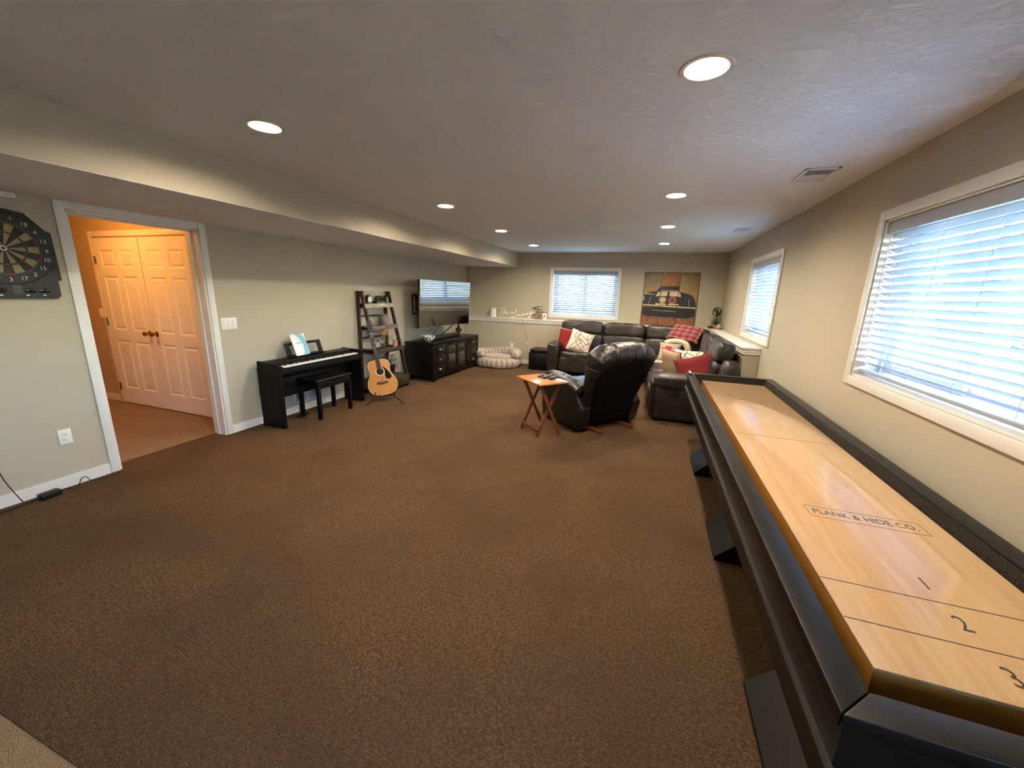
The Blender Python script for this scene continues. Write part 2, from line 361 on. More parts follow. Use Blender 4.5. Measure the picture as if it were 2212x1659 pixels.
for n, (ax, a, b, c, d) in WIN.items():
    mb = MB(); casing(mb, ax, XR if ax == 'x' else YF, a, b, c, d)
    struct('trim_%d' % {1: 3, 2: 4, 3: 5, 4: 9}[n], mb, 'trim_white', 'white casing around the ' + {1: 'large near right window', 2: 'farther right window', 3: 'far wall window', 4: 'added unseen window behind the camera'}[n], 'casing')
mb = MB(); casing(mb, 'x', XL, DY0, DY1, 0, DZ, sill=False)
mb.v = [(XL-(p[0]-XL), p[1], p[2]) for p in mb.v]
struct('trim_6', mb, 'trim_white', 'white casing around the open doorway', 'casing')
mb = MB()
for y0, y1, z0, z1 in ((DY0-.001, DY0+.016, 0, DZ), (DY1-.016, DY1+.001, 0, DZ), (DY0, DY1, DZ-.016, DZ+.001)): mb.box(XL-.162, y0, z0, XL+.002, y1, z1)
for y0, y1, z0, z1 in ((DY0+.016, DY0+.028, 0, DZ-.016), (DY1-.028, DY1-.016, 0, DZ-.016), (DY0+.016, DY1-.016, DZ-.028, DZ-.016)): mb.box(XL-.115, y0, z0, XL-.08, y1, z1)
struct('trim_7', mb, 'trim_white', 'white door jamb lining the open doorway', 'door jamb')

# ------------------------------------------------------------------ double doors in the hallway
def door(n, x0, x1, hinge_left, label):
    t = thing('door_%d' % n, label, 'door', ((x0+x1)/2, 2.99, 0), kind='structure')
    W = x1-x0; h = 2.03; mb = MB(); st = .11; mid = .10
    pw = (W-2*st-mid)/2
    rows = ((.21, .83), (.955, 1.60), (1.695, 1.90))
    rects = []
    for a, b in rows:
        for k in (0, 1):
            u = -W/2+st+k*(pw+mid); rects.append((u, u+pw, a, b))
    panel(mb, 'y', -.012, .02, -W/2, W/2, .012, h, rects); mb.build('slab', 'door_white', t)
    for u0, u1, a, b in rects:
        p = MB(); g = .022
        q = [(u0, -.012, a), (u1, -.012, a), (u1, -.012, b), (u0, -.012, b), (u0+g, -.001, a+g), (u1-g, -.001, a+g), (u1-g, -.001, b-g), (u0+g, -.001, b-g),
             (u0+2*g, -.009, a+2*g), (u1-2*g, -.009, a+2*g), (u1-2*g, -.009, b-2*g), (u0+2*g, -.009, b-2*g)]
        p.add(q, [(i, (i+1) % 4, 4+(i+1) % 4, 4+i) for i in range(4)]+[(4+i, 4+(i+1) % 4, 8+(i+1) % 4, 8+i) for i in range(4)]+[(8, 9, 10, 11)])
        p.build('panel', 'door_white', t, sharp=15)
    kx = W/2-.055 if hinge_left else -W/2+.055
    kn = MB().at((kx, -.012, .945), (PI/2, 0, 0)); kn.lathe([(.033, 0), (.033, .006), (.014, .012), (.012, .034), (.024, .042), (.029, .054), (.026, .066), (.012, .074), (0, .075)], 20)
    kn.build('knob', 'brass', t)
    hx = -W/2 if hinge_left else W/2
    for z in (.22, 1.05, 1.78):
        hb = MB().box(hx-.012, -.018, z-.045, hx+.012, -.011, z+.045); hb.cyl((hx, -.02, z-.048), (hx, -.02, z+.048), .006, n=8); hb.build('hinge', 'hinge_metal', t)
    return t
door(1, -6.39, -5.545, True, 'white six panel double door leaf hinged beside the hallway light switch')
door(2, -5.535, -4.69, False, 'white six panel double door leaf partly hidden by the doorway jamb')
mb = MB(); casing(mb, 'y', 3.0, -6.40, -4.68, 0, 2.045, sill=False, w=.065); struct('trim_8', mb, 'door_white', 'white casing around the hallway double doors', 'casing')

# ------------------------------------------------------------------ windows
def window(n):
    ax, a, b, c, d = WIN[n]
    lab = {1: 'large white vinyl slider window nearest the camera on the right wall', 2: 'white vinyl slider window near the far right corner', 3: 'white vinyl slider window in the far wall', 4: 'added white vinyl slider window, unseen behind the camera, supplying daylight'}[n]
    t = thing('window_%d' % n, lab, 'window', kind='structure')
    f = XR if ax == 'x' else YF
    B = (lambda m, u0, v0, u1, v1, p, q: m.rbox(f+p, u0, v0, f+q, u1, v1, .004)) if ax == 'x' else (lambda m, u0, v0, u1, v1, p, q: m.rbox(u0, f+p, v0, u1, f+q, v1, .004))
    m = MB(); w = .045
    for r in ((a, c, a+w, d), (b-w, c, b, d), (a+w, c, b-w, c+w), (a+w, d-w, b-w, d)): B(m, *r, .13, .21)
    m.build('frame', 'vinyl_white', t)
    mid = (a+b)/2
    for k, (u0, u1, p) in enumerate(((a+w, mid+.03, .175), (mid-.03, b-w, .145))):
        m = MB(); s = .05
        for r in ((u0, c+w, u0+s, d-w), (u1-s, c+w, u1, d-w), (u0+s, c+w, u1-s, c+w+s), (u0+s, d-w-s, u1-s, d-w)): B(m, *r, p, p+.03)
        sh = m.build('sash', 'vinyl_white', t)
        g = MB(); B(g, u0+s-.004, c+w+s-.004, u1-s+.004, d-w-s+.004, p+.013, p+.017); g.build('pane', 'window_glass', sh)
    m = MB(); st = .012
    for r in ((a-.001, c, a+st, d), (b-st, c, b+.001, d), (a, c-.001, b, c+st), (a, d-st, b, d+.001)): B(m, *r, -.001, .135)
    m.build('jamb_lining', 'trim_white', t)
for n in WIN: window(n)

# ------------------------------------------------------------------ venetian blinds
def blind(n, tilt, gap, label):
    ax, a, b, c, d = WIN[n]; f = XR if ax == 'x' else YF
    L = (b-a)-.04; mid = (a+b)/2
    # local frame: x along the window, y outwards from the room, z up
    t = thing('window_blind', label, 'blind', (f+.05, mid, c) if ax == 'x' else (mid, f+.05, c), -PI/2 if ax == 'x' else 0.)
    H = d-c-.012
    m = MB(); m.rbox(-L/2-.005, -.042, H-.068, L/2+.005, -.030, H-.002, .004); m.build('valance', 'blind_skylight_tint', t)
    m = MB(); m.box(-L/2, -.028, H-.045, L/2, .028, H-.002); m.build('headrail', 'blind_skylight_tint', t)
    pitch = .0425; z = H-.085; z0 = .012+gap; zs = []
    while z > z0+.03: zs.append(z); z -= pitch
    sw = .05; sm = MB()
    def prof(u): return (u-.5)*sw
    pts = [((k/6-.5)*sw, .0022*(1-(2*k/6-1)**2)) for k in range(7)]
    lo = [(y, q+.0026) for y, q in pts]; sm.prism(pts+lo[::-1], -L/2, L/2, 'x'); me = sm.mesh('slat', 'blind_skylight_tint')
    for k, zz in enumerate(zs): put('slat', me, t, (0, 0, zz), (tilt+random.uniform(-.015, .015), random.uniform(-.0012, .0012), 0))
    m = MB(); m.rbox(-L/2, -.026, z0-.004, L/2, .026, z0+.014, .005); m.build('bottom_rail', 'blind_skylight_tint', t)
    for k in range(4 if n == 1 else 3):
        u = (-.5+(k+.4)/(3.8 if n == 1 else 2.8))*L; cd = MB()
        for y in (-.026, .026): cd.tube([(u, y*math.cos(tilt), H-.05), (u, y*math.cos(tilt), z0)], .0011, 5)
        cd.build('ladder_cord', 'cord_white', t)
    wx = -L/2+.06 if n != 2 else L/2-.1
    wd = MB(); wd.tube([(wx, -.046, H-.07), (wx, -.047, H-.62)], .004, 6); wd.tube([(wx, -.047, H-.62), (wx, -.047, H-.66)], .006, 6); wd.build('tilt_wand', 'cord_white', t)
TILT = -math.radians(26)
blind(1, TILT, .022, 'white slatted venetian blind in the large near right window')
blind(2, TILT*1.15, .03, 'white slatted venetian blind in the window near the far right corner')
blind(3, TILT*1.3, .055, 'white slatted venetian blind in the far wall window')

# ------------------------------------------------------------------ recessed ceiling lights
emit('bulb_warm', (1.0, .86, .67), 34*LAMP_WATT); mat('can_cone_glow', (236, 188, 126), .4); mat('can_trim', (222, 216, 206), .4)  # orange glow of the bulb is tinted into the cone colour
LAB = ['recessed ceiling light nearest the camera, above the shuffleboard side', 'recessed ceiling light nearest the camera, above the doorway side',
       'second recessed ceiling light in the row nearer the windows', 'second recessed ceiling light in the row nearer the soffit',
       'third recessed ceiling light in the row nearer the windows', 'third recessed ceiling light in the row nearer the soffit',
       'farthest recessed ceiling light in the row nearer the windows', 'farthest recessed ceiling light in the row nearer the soffit']
cone = MB().lathe([(.0775, 0), (.066, .05), (.058, .11), (0, .11)], 28, caps=False).mesh('reflector_cone', 'can_cone_glow')
ring = MB().lathe([(.0775, .001), (.0775, -.004), (.094, -.0045), (.097, -.001), (.097, .0015)], 36, caps=False).mesh('trim_ring', 'can_trim')
bulb = MB().lathe([(.0, .010), (.024, .012), (.038, .018), (.044, .030), (.038, .058), (.018, .108), (0, .108)], 28).mesh('bulb', 'bulb_warm')
for (x, y), lab in zip(LAMPS, LAB):
    t = thing('recessed_light', lab, 'ceiling light', (x, y, ZC), 0, 'recessed ceiling lights')
    put('reflector_cone', cone, t); put('trim_ring', ring, t); put('bulb', bulb, t)
t = thing('hallway_light', 'warm flush dome light on the hallway ceiling', 'ceiling light', (-5.55, 2.15, ZC))
emit('bulb_hall', (1.0, .40, .08), 9*HALL_WATT); MB().lathe([(.10, 0), (.10, -.025), (.0, -.025)], 24).build('base', 'can_trim', t)
MB().lathe([(.085, -.025), (.08, -.06), (.05, -.085), (0, -.095)], 24).build('globe', 'bulb_hall', t)
# ceiling registers
def register(x0, x1, y0, y1, label):
    t = thing('ceiling_vent', label, 'vent', ((x0+x1)/2, (y0+y1)/2, ZC), 0, 'ceiling air registers')
    W, D = x1-x0, y1-y0; m = MB()
    for r in ((-W/2, -D/2, -W/2+.022, D/2), (W/2-.022, -D/2, W/2, D/2), (-W/2, -D/2, W/2, -D/2+.022), (-W/2, D/2-.022, W/2, D/2)): m.rbox(r[0], r[1], -.010, r[2], r[3], .001, .003)
    m.build('frame', 'vent_metal', t)
    MB().box(-W/2+.02, -D/2+.02, -.0015, W/2-.02, D/2-.02, -.0005).build('backing', 'vent_dark', t)
    n = int((D-.044)/.016); sm = MB(); sm.bar((-W/2+.02, 0, -.004), (W/2-.02, 0, -.004), .013, .0012, (0, .0, 1)); me = sm.mesh('fin', 'vent_metal')
    for k in range(n): put('fin', me, t, (0, -D/2+.03+k*.016, 0), (.75 if k < n/2 else -.75, 0, 0))
register(.86, 1.055, 3.25, 3.56, 'white ceiling air register above the near right window'); register(.89, 1.06, 5.65, 5.94, 'white ceiling air register above the farther right window')

# ------------------------------------------------------------------ plates on the walls
def plate(kind, label, loc, rz, W, H, n):
    t = thing('light_switch' if kind == 's' else 'wall_outlet', label, 'switch' if kind == 's' else 'outlet', loc, rz)
    MB().rbox(-W/2, -.006, -H/2, W/2, 0, H/2, .003).build('cover_plate', 'plate_white', t)
    for k in range(n):
        if kind == 's':
            u = (k-(n-1)/2)*.046; m = MB(); m.rbox(u-.016, -.010, -.033, u+.016, -.005, .033, .003)
            r = m.build('rocker', 'plate_white', t); q = MB(); q.box(u-.0175, -.0068, -.0345, u+.0175, -.0062, .0345); q.build('bezel', 'vent_metal', r)
        else:
            u = (k-.5)*.039; m = MB(); m.rbox(-.017, -.009, u-.014, .017, -.005, u+.014, .006); r = m.build('receptacle', 'plate_white', t)
            q = MB(); q.box(-.008, -.0098, u-.002, -.0055, -.0085, u+.007); q.box(.0055, -.0098, u-.002, .008, -.0085, u+.006); q.cyl((0, -.0098, u-.008), (0, -.0085, u-.008), .0025, n=8); q.build('slot', 'plate_slot', r)
plate('s', 'white triple rocker light switch beside the doorway', (XL, 2.857, 1.152), PI/2, .163, .117, 3)
plate('o', 'white wall outlet between the dartboard and the doorway', (XL, 1.512, .39), PI/2, .073, .117, 2)
plate('o', 'white wall outlet above the dog bed', (-2.87, 8.27, .38), 0, .073, .117, 2)
plate('s', 'single light switch on the hallway wall', (-6.535, 3.0, 1.143), 0, .073, .117, 1)
t = thing('return_air_grille', 'white return air grille low on the wall under the piano', 'vent', (XL, 3.735, .20), PI/2)
m = MB()
for r in ((-.205, -.09, -.185, .09), (.185, -.09, .205, .09), (-.205, -.09, .205, -.072), (-.205, .072, .205, .09), (-.006, -.08, .006, .08)): m.rbox(r[0], -.008, r[1], r[2], 0, r[3], .003)
m.build('frame', 'vent_metal', t); MB().box(-.19, -.0015, -.08, .19, 0, .08).build('backing', 'vent_dark', t)
fm = MB().bar((-.188, -.004, 0), (.188, -.004, 0), .010, .0012, (0, 0, 1)).mesh('fin', 'vent_metal')
for k in range(11): put('fin', fm, t, (0, 0, -.066+k*.0132), (.8, 0, 0))
t = thing('door_chime', 'small white sensor box on the wall above the dartboard', 'sensor', (XL, 1.50, 2.075), PI/2)
MB().rbox(-.06, -.028, -.018, .048, 0, .018, .005).build('housing', 'plate_white', t); MB().rbox(.0, -.030, -.008, .03, -.027, .008, .002).build('lens', 'vent_metal', t)
# ------------------------------------------------------------------ outdoors
k = NT('ground_outdoors'); v = k.mapping(); a = k.noise(v, 5, 6, .7); b = k.noise(v, 40, 4, .7); c = k.noise(v, .6, 2)
g = k.mix(k.rng(a, .4, .6), lin((150, 142, 124)), lin((208, 204, 194))); g = k.mix(k.rng(b, .45, .62, 0, .8), g, lin((92, 84, 66))); g = k.mix(k.rng(c, .5, .62), g, lin((118, 128, 74)))
k.bump(b, 1, .05); k.set(Base_Color=g, Roughness=.95)
struct('ground_outside', MB().box(XR+.24, -20, .2, 40, 45, .78).box(-40, YF+.24, .2, XR+.24, 45, .78), 'ground_outdoors', 'sunlit mulch and grass outside the windows', 'ground')
mat('bark', (140, 126, 108), .9, bump=1, bump_scale=20, stretch=(1, 1, .2)); mat('leaf_green', (96, 116, 60), .6, var=1, rgb2=(150, 156, 84), var_scale=3); mat('leaf_dark', (62, 84, 46), .6, var=1, rgb2=(104, 122, 62), var_scale=3)
mat('fence_board', (196, 190, 180), .8, var=.3, var_scale=4, stretch=(1, 1, .1)); 
def leafball(mb, c, r, n, s):
    for _ in range(n):
        d = Vector((random.gauss(0, 1), random.gauss(0, 1), random.gauss(0, 1))).normalized()*random.uniform(.55, 1)
        p = Vector((c[0]+d.x*r[0], c[1]+d.y*r[1], c[2]+d.z*r[2])); R = Euler((random.uniform(0, 6), random.uniform(0, 6), random.uniform(0, 6))).to_matrix()
        mb.add([p+R @ Vector(q) for q in ((-s, 0, 0), (0, -s*.45, 0), (s, 0, 0), (0, s*.45, 0))], [(0, 1, 2, 3)])
def shrub(x, y, r, h, m, lab, n=420):
    t = thing('shrub', lab, 'shrub', (x, y, .78), 0, 'shrubs outside the windows')
    mb = MB(); leafball(mb, (0, 0, h*.55), (r, r, h*.5), n, .045); mb.build('foliage', m, t, kind='stuff')
    st = MB()
    for a in range(5): st.tube([(0, 0, -.05), (r*.3*math.cos(a*1.3), r*.3*math.sin(a*1.3), h*.4), (r*.6*math.cos(a*1.3), r*.6*math.sin(a*1.3), h*.75)], [.015, .01, .004], 5)
    st.build('stem', 'bark', t)
def tree(x, y, h, m, lab):
    t = thing('tree', lab, 'tree', (x, y, .78), 0, 'trees outside the windows')
    MB().tube([(0, 0, -.2), (.05, 0, h*.3), (0, .1, h*.6), (.05, .1, h*.85)], [.16, .13, .09, .03], 9).build('trunk', 'bark', t)
    mb = MB()
    for k in range(7):
        a = k*2.4; leafball(mb, (math.cos(a)*h*.16, math.sin(a)*h*.16, h*(.5+.07*k)), (h*.2, h*.2, h*.15), 320, .11)
    mb.build('crown', m, t, kind='stuff')
shrub(4.1, 4.6, .55, .9, 'leaf_green', 'round light green shrub outside the large right window', 600); shrub(4.6, 6.4, .5, .7, 'leaf_dark', 'low dark green shrub outside the right windows')
shrub(5.3, 8.2, .6, 1.0, 'leaf_green', 'light green shrub farther along outside the right wall'); shrub(-2.9, 12.2, .7, 1.1, 'leaf_dark', 'dark green shrub outside the far window')
tree(9.5, 13.5, 6.5, 'leaf_green', 'tall pale green tree in the side yard'); tree(-4.6, 16, 6, 'leaf_dark', 'leafy tree behind the far window')
t = thing('yard_fence', 'weathered grey board fence at the edge of the side yard', 'fence', (11.5, 8, .78))
bm_ = MB().rbox(-.012, -.068, .05, .012, .068, 1.55, .004).mesh('board', 'fence_board')
for k in range(130): put('board', bm_, t, (0, -9+k*.145, random.uniform(-.01, .01)))
for z in (.35, 1.25): MB().box(.012, -9.1, z-.045, .05, 9.9, z+.045).build('rail', 'fence_board', t)
for k in range(9): MB().box(.05, -9+k*2.3-.045, -.1, .14, -9+k*2.3+.045, 1.5).build('post', 'fence_board', t)
# ------------------------------------------------------------------ shuffleboard table
k = NT('maple_field'); v = k.mapping(scale=(9, .7, 1)); v2 = k.mapping(scale=(60, 1.2, 1)); v3 = k.mapping(scale=(1, .5, 1))
a = k.noise(v, 3, 5, .6, .6); b = k.noise(v2, 3, 4, .6); c = k.noise(v3, 26, 5, .65, 1.2); d = k.noise(v3, 1.4, 2)
g = k.mix(k.rng(a, .3, .7), lin((200, 160, 114)), lin((214, 178, 134))); g = k.mix(k.rng(b, .4, .75, 0, .35), g, lin((184, 140, 94))); g = k.mix(k.rng(d, .4, .62, 0, .4), g, lin((214, 170, 114)))
k.set(Base_Color=g, Roughness=.34); k.b.inputs['Coat Weight'].default_value = 1.; k.b.inputs['Coat IOR'].default_value = 1.9
k.l(k.rng(c, .40, .60, .02, .06), k.b.inputs['Coat Roughness']); k.bump(c, .03, .002)
mat('field_side', (196, 134, 62), .35, coat=.3, var=.15, var_scale=6, stretch=(1, .1, 4)); mat('field_ink', (52, 42, 34), .35, coat=.5)
k = NT('espresso_wood'); v = k.mapping(scale=(10, .6, 10)); a = k.noise(v, 6, 4, .6)
k.set(Base_Color=k.mix(k.rng(a, .35, .65), lin((9, 8, 8)), lin((16, 13, 12))), Roughness=.42); k.b.inputs['Specular IOR Level'].default_value = .35; k.b.inputs['Coat Weight'].default_value = .12; k.b.inputs['Coat Roughness'].default_value = .28
mat('gutter_carpet', (60, 50, 40), .95, var=.6, var_scale=90, bump=1, bump_scale=160)
t = thing('shuffleboard_table', 'long espresso wood shuffleboard table with honey maple playfield along the right wall', 'game table', (.805, 2.553, 0))
X0, X1, Y0, Y1 = -.388, .388, -1.803, 1.803; RW = .072; ZT = .80
def rail(name, pts, m='espresso_wood'):
    """mitred rail: pts = outer a, outer b, inner b, inner a"""
    mb = MB(); n = 4
    mb.prism([(p[0], p[1]) for p in pts], ZT-.035, ZT, 'z'); return mb
o4 = [(X0, Y0), (X1, Y0), (X1, Y1), (X0, Y1)]; i4 = [(X0+RW, Y0+RW), (X1-RW, Y0+RW), (X1-RW, Y1-RW), (X0+RW, Y1-RW)]
r4 = [(X0+.016, Y0+.016), (X1-.016, Y0+.016), (X1-.016, Y1-.016), (X0+.016, Y1-.016)]
for k_ in range(4):
    j = (k_+1) % 4; e = .0012
    mb = MB()
    def shr(p, q):  # tiny mitre joint
        p, q = Vector(p), Vector(q); return p+(q-p).normalized()*e
    A, B, C_, D = shr(o4[k_], o4[j]), shr(o4[j], o4[k_]), shr(i4[j], i4[k_]), shr(i4[k_], i4[j])
    bmx = bmesh.new(); top = []
    vs = [bmx.verts.new((p[0], p[1], z)) for z in (ZT-.036, ZT) for p in (A, B, C_, D)]
    for f in ((0, 3, 2, 1), (4, 5, 6, 7), (0, 1, 5, 4), (1, 2, 6, 5), (2, 3, 7, 6), (3, 0, 4, 7)): bmx.faces.new([vs[i] for i in f])
    bmesh.ops.bevel(bmx, geom=bmx.edges[:], offset=.004, segments=2, profile=.5, affect='EDGES'); bmx.verts.index_update()
    mb.add([x.co[:] for x in bmx.verts], [[x.index for x in f.verts] for f in bmx.faces]); bmx.free()
    rl = mb.build('rail', 'espresso_wood', t)
    ap = MB(); ap.prism([Vector(r4[k_]), Vector(r4[j]), Vector(i4[j]), Vector(i4[k_])], .655, ZT-.0355, 'z'); ap.build('apron', 'espresso_wood', rl)
    # lower moulding that sticks out again
    def off(p, d): return (p[0]+(d if p[0] < 0 else -d), p[1]+(d if p[1] < 0 else -d))
    md = MB(); md.prism([off(o4[k_], .0), off(o4[j], .0), off(o4[j], .05), off(o4[k_], .05)], .640, .657, 'z'); md.prism([off(o4[k_], .008), off(o4[j], .008), off(o4[j], .05), off(o4[k_], .05)], .626, .6405, 'z'); md.build('moulding', 'espresso_wood', rl)
MB().box(X0+.04, Y0+.04, .50, X1-.04, Y1-.04, .64).build('cabinet', 'espresso_wood', t)
MB().box(X0+RW-.004, Y0+RW-.004, .655, X1-RW+.004, Y1-RW+.004, .668).build('gutter', 'gutter_carpet', t)
gl = MB(); th = .004
gl.box(X0+RW, Y0+RW, .668, X0+RW+th, Y1-RW, ZT-.012).box(X1-RW-th, Y0+RW, .668, X1-RW, Y1-RW, ZT-.012).box(X0+RW, Y1-RW-th, .668, X1-RW, Y1-RW, ZT-.012).box(X0+RW, Y0+RW, .668, X1-RW, Y0+RW+th, ZT-.012)
gl.build('gutter_lining', 'gutter_carpet', t)
FX0, FX1, FY0, FY1, FZ = .543-.805, 1.067-.805, .92-2.553, 4.10-2.553, .775
pf = MB().rbox(FX0, FY0, FZ-.010, FX1, FY1, FZ, .002).build('playfield', 'maple_field', t)
MB().rbox(FX0+.0005, FY0+.0005, .668, FX1-.0005, FY1-.0005, FZ-.0095, .002).build('field_block', 'field_side', t)
def fline(y, w=.0035): MB().box(FX0+.001, y-2.553-w/2, FZ, FX1-.001, y-2.553+w/2, FZ+.0004).build('score_line', 'field_ink', pf)
for y in (1.222, 1.069, 2.528, 3.43, 3.95): fline(y)
for s_, y in (('1', 1.297), ('2', 1.147), ('3', .996)):
    tm = text_mb(s_, .075, .0003); moved(tm, Matrix.Translation((.82-.805, y-2.553, FZ+.0003)) @ Matrix.Scale(.75, 4, (1, 0, 0))); tm.build('score_number', 'field_ink', pf)
tm = text_mb('PLANK & HIDE CO.', .050, .0003); wx = max(p[0] for p in tm.v)-min(p[0] for p in tm.v)
moved(tm, Matrix.Translation((.821-.805, 1.649-2.553, FZ+.0003)) @ Matrix.Diagonal((.315/wx, 1, 1, 1))); tm.build('maker_lettering', 'field_ink', pf)
fr = MB(); q = .0022
for r in ((.644, 1.606, .998, 1.606+q), (.644, 1.690-q, .998, 1.690), (.644, 1.606, .644+q, 1.690), (.998-q, 1.606, .998, 1.690)): fr.box(r[0]-.805, r[1]-2.553, FZ, r[2]-.805, r[3]-2.553, FZ+.0004)
fr.build('maker_frame', 'field_ink', pf)
for y in (3.80, 2.58, 1.33):
    lg = MB().prism([(-.285, 0), (-.285, .026), (-.188, .122), (-.165, .50), (.165, .50), (.188, .122), (.285, .026), (.285, 0)], y-2.553-.21, y-2.553+.21, 'y'); lg.build('pedestal_leg', 'espresso_wood', t)
sc = MB(); sc.rbox(X0+.012, 1.60, ZT, X0+.036, 1.76, ZT+.022, .003); sco = sc.build('score_keeper', 'black_plastic', t)
for k_ in range(6): MB().rbox(X0+.016, 1.615+k_*.023, ZT+.021, X0+.032, 1.630+k_*.023, ZT+.026, .002).build('score_bead', 'vent_metal', sco)

# ------------------------------------------------------------------ digital piano, bench, music book
mat('piano_black', (11, 11, 12), .45, spec=.18, bump=.1, bump_scale=220); mat('key_white', (240, 238, 232), .25); mat('key_black', (14, 14, 14), .3); mat('bench_vinyl', (13, 13, 14), .4, spec=.3)
t = thing('digital_piano', 'black digital piano on a panel stand against the left wall', 'piano', (-3.835, 3.69, 0), 0.)
# local: x to the room, y along the wall
for s_ in (-1, 1):
    m = MB(); y = s_*.632
    m.prism([(-.165, 0), (.155, 0), (.155, .70), (.10, .725), (-.165, .735)], y-.016, y+.016, 'y'); m.build('side_panel', 'piano_black', t)
    MB().rbox(-.17, y-.022, 0, .16, y+.022, .018, .004).build('foot', 'piano_black', t)
m = MB(); m.rbox(-.16, -.615, .60, .155, .615, .668, .006); m.rbox(-.16, -.615, .66, .0, .615, .728, .008); m.rbox(-.01, -.615, .66, .155, -.585, .69, .004); m.rbox(-.01, .585, .66, .155, .615, .69, .004); m.rbox(.142, -.6, .655, .155, .6, .679, .004)
m.build('keyboard_body', 'piano_black', t)
wk = MB(); n = 52; L = 1.166
for i in range(n): y = -L/2+i*L/n; wk.rbox(.004, y+.0006, .668, .141, y+L/n-.0006, .690, .002, 1)
wk.build('white_keyboard', 'key_white', t, kind='stuff')
bk = MB()
for i in range(n-1):
    if (i % 7) in (0, 2, 3, 5, 6) if True else 0:
        y = -L/2+(i+1)*L/n; bk.rbox(.004, y-.005, .688, .09, y+.005, .702, .002, 1)
bk.build('black_keyboard', 'key_black', t, kind='stuff')
m = MB(); m.rbox(-.05, -.60, .30, -.03, .60, .53, .003); m.build('modesty_panel', 'piano_black', t)
m = MB(); m.rbox(-.055, -.615, .525, .0, .615, .545, .004); m.rbox(-.055, -.615, .56, .02, .615, .60, .004); m.build('cross_rail', 'piano_black', t)
mr = MB(); mr.at((-.085, -.05, .728), (0, -.30, 0))
for r in ((-.255, 0, .255, .03), (-.225, .14, .225, .172), (-.262, 0, -.20, .172), (.20, 0, .262, .172), (-.03, 0, .03, .172)): mr.box(-.004, r[0], r[1], .004, r[2], r[3])
mr.rbox(-.004, -.255, 0, .045, .255, .012, .004); mr.build('music_rest', 'piano_black', t)
# book on the rest
k = NT('book_cover'); s_ = k.sep(k.mapping()); rr = k.n('Mapping'); 
dx = k.math('SUBTRACT', s_[1], -.13); dz = k.math('SUBTRACT', s_[2], .10); r_ = k.math('SQRT', k.math('ADD', k.math('MULTIPLY', dx, dx), k.math('MULTIPLY', dz, dz)))
ringm = k.math('MULTIPLY', k.rng(r_, .165, .175), k.rng(r_, .235, .245, 1, 0)); soft = k.math('MULTIPLY', k.rng(r_, .13, .17), k.rng(r_, .19, .22, 1, 0))
g = k.mix(k.math('MULTIPLY', soft, .45), lin((236, 238, 238)), lin((160, 200, 214))); k.set(Base_Color=k.mix(ringm, g, lin((120, 186, 206))), Roughness=.3)
mat('paper', (238, 236, 230), .6); mat('print_grey', (120, 122, 126), .6)
bt = thing('music_book', 'white music book with blue arc cover leaning on the piano rest', 'book', (-3.882, 3.56, .742), .02)
b_ = MB().at((0, 0, 0), (0, -.33, 0)); b_.box(.0035, -.10, 0, .006, .10, .262); b_.box(-.006, -.10, 0, -.0035, .10, .262).build('cover', 'book_cover', bt)
MB().at((0, 0, 0), (0, -.33, 0)).box(-.0036, -.098, .002, .0036, .098, .260).build('page_block', 'paper', bt)
tx = MB().at((0, 0, 0), (0, -.33, 0)); 
for y0, y1, z in ((-.088, -.05, .248), (-.05, .035, .155), (-.05, .02, .143), (-.05, -.01, .19)): tx.box(.006, y0, z, .0064, y1, z+.005)
tx.build('cover_print', 'print_grey', bt)
t = thing('piano_bench', 'black wooden piano bench tucked in front of the piano', 'bench', (-3.722, 3.70, 0), 0.)
for sx in (-1, 1):
    for sy in (-1, 1): MB().rbox(sx*.135-.02, sy*.25-.02, 0, sx*.135+.02, sy*.25+.02, .40, .003).build('leg', 'piano_black', t)
m = MB(); m.rbox(-.145, -.265, .37, .145, .265, .455, .006); m.build('apron', 'piano_black', t)
MB().rbox(-.16, -.285, .45, .16, .285, .485, .014, 3).build('seat', 'bench_vinyl', t)
t = thing('piano_power_cord', 'black power cord with adapter brick on the carpet under the piano', 'cord', (-3.98, 3.42, 0))
MB().tube(spline([(-.08, .15, .30), (-.06, .15, .2), (-.07, .17, .12), (-.03, .12, .05), (.06, .06, .025), (.10, .05, .03)]), .0035, 6).build('cable', 'black_rubber', t)
MB().rbox(.06, -.02, .0, .13, .11, .035, .01).build('adapter', 'black_plastic', t)
MB().tube(spline([(.10, -.02, .012), (.06, -.10, .03), (.03, -.18, .05), (.0, -.22, .012), (-.02, -.3, .012)]), .0035, 6).build('cable', 'black_rubber', t)

# ------------------------------------------------------------------ ladder shelf with its things
k = NT('rustic_wood'); v = k.mapping(scale=(3, 1, 3)); a = k.noise(v, 5, 6, .65, .5); b = k.noise(k.mapping(scale=(20, 2, 20)), 4, 4)
g = k.mix(k.rng(a, .35, .65), lin((34, 25, 19)), lin((66, 50, 39))); k.set(Base_Color=k.mix(k.rng(b, .5, .7, 0, .5), g, lin((30, 22, 18))), Roughness=.55)
k = NT('rustic_edge'); v = k.mapping(scale=(4, 1, 4)); a = k.noise(v, 9, 6, .65, .5); k.set(Base_Color=k.mix(k.rng(a, .38, .62), lin((140, 128, 114)), lin((184, 174, 160))), Roughness=.5)
k = NT('rustic_mid'); a = k.noise(k.mapping(scale=(4, 1, 4)), 9, 6, .65, .5); k.set(Base_Color=k.mix(k.rng(a, .38, .62), lin((84, 70, 60)), lin((124, 108, 94))), Roughness=.5)
t = thing('ladder_shelf', 'dark rustic wood ladder shelf leaning against the left wall', 'shelf', (XL, 5.06, 0))
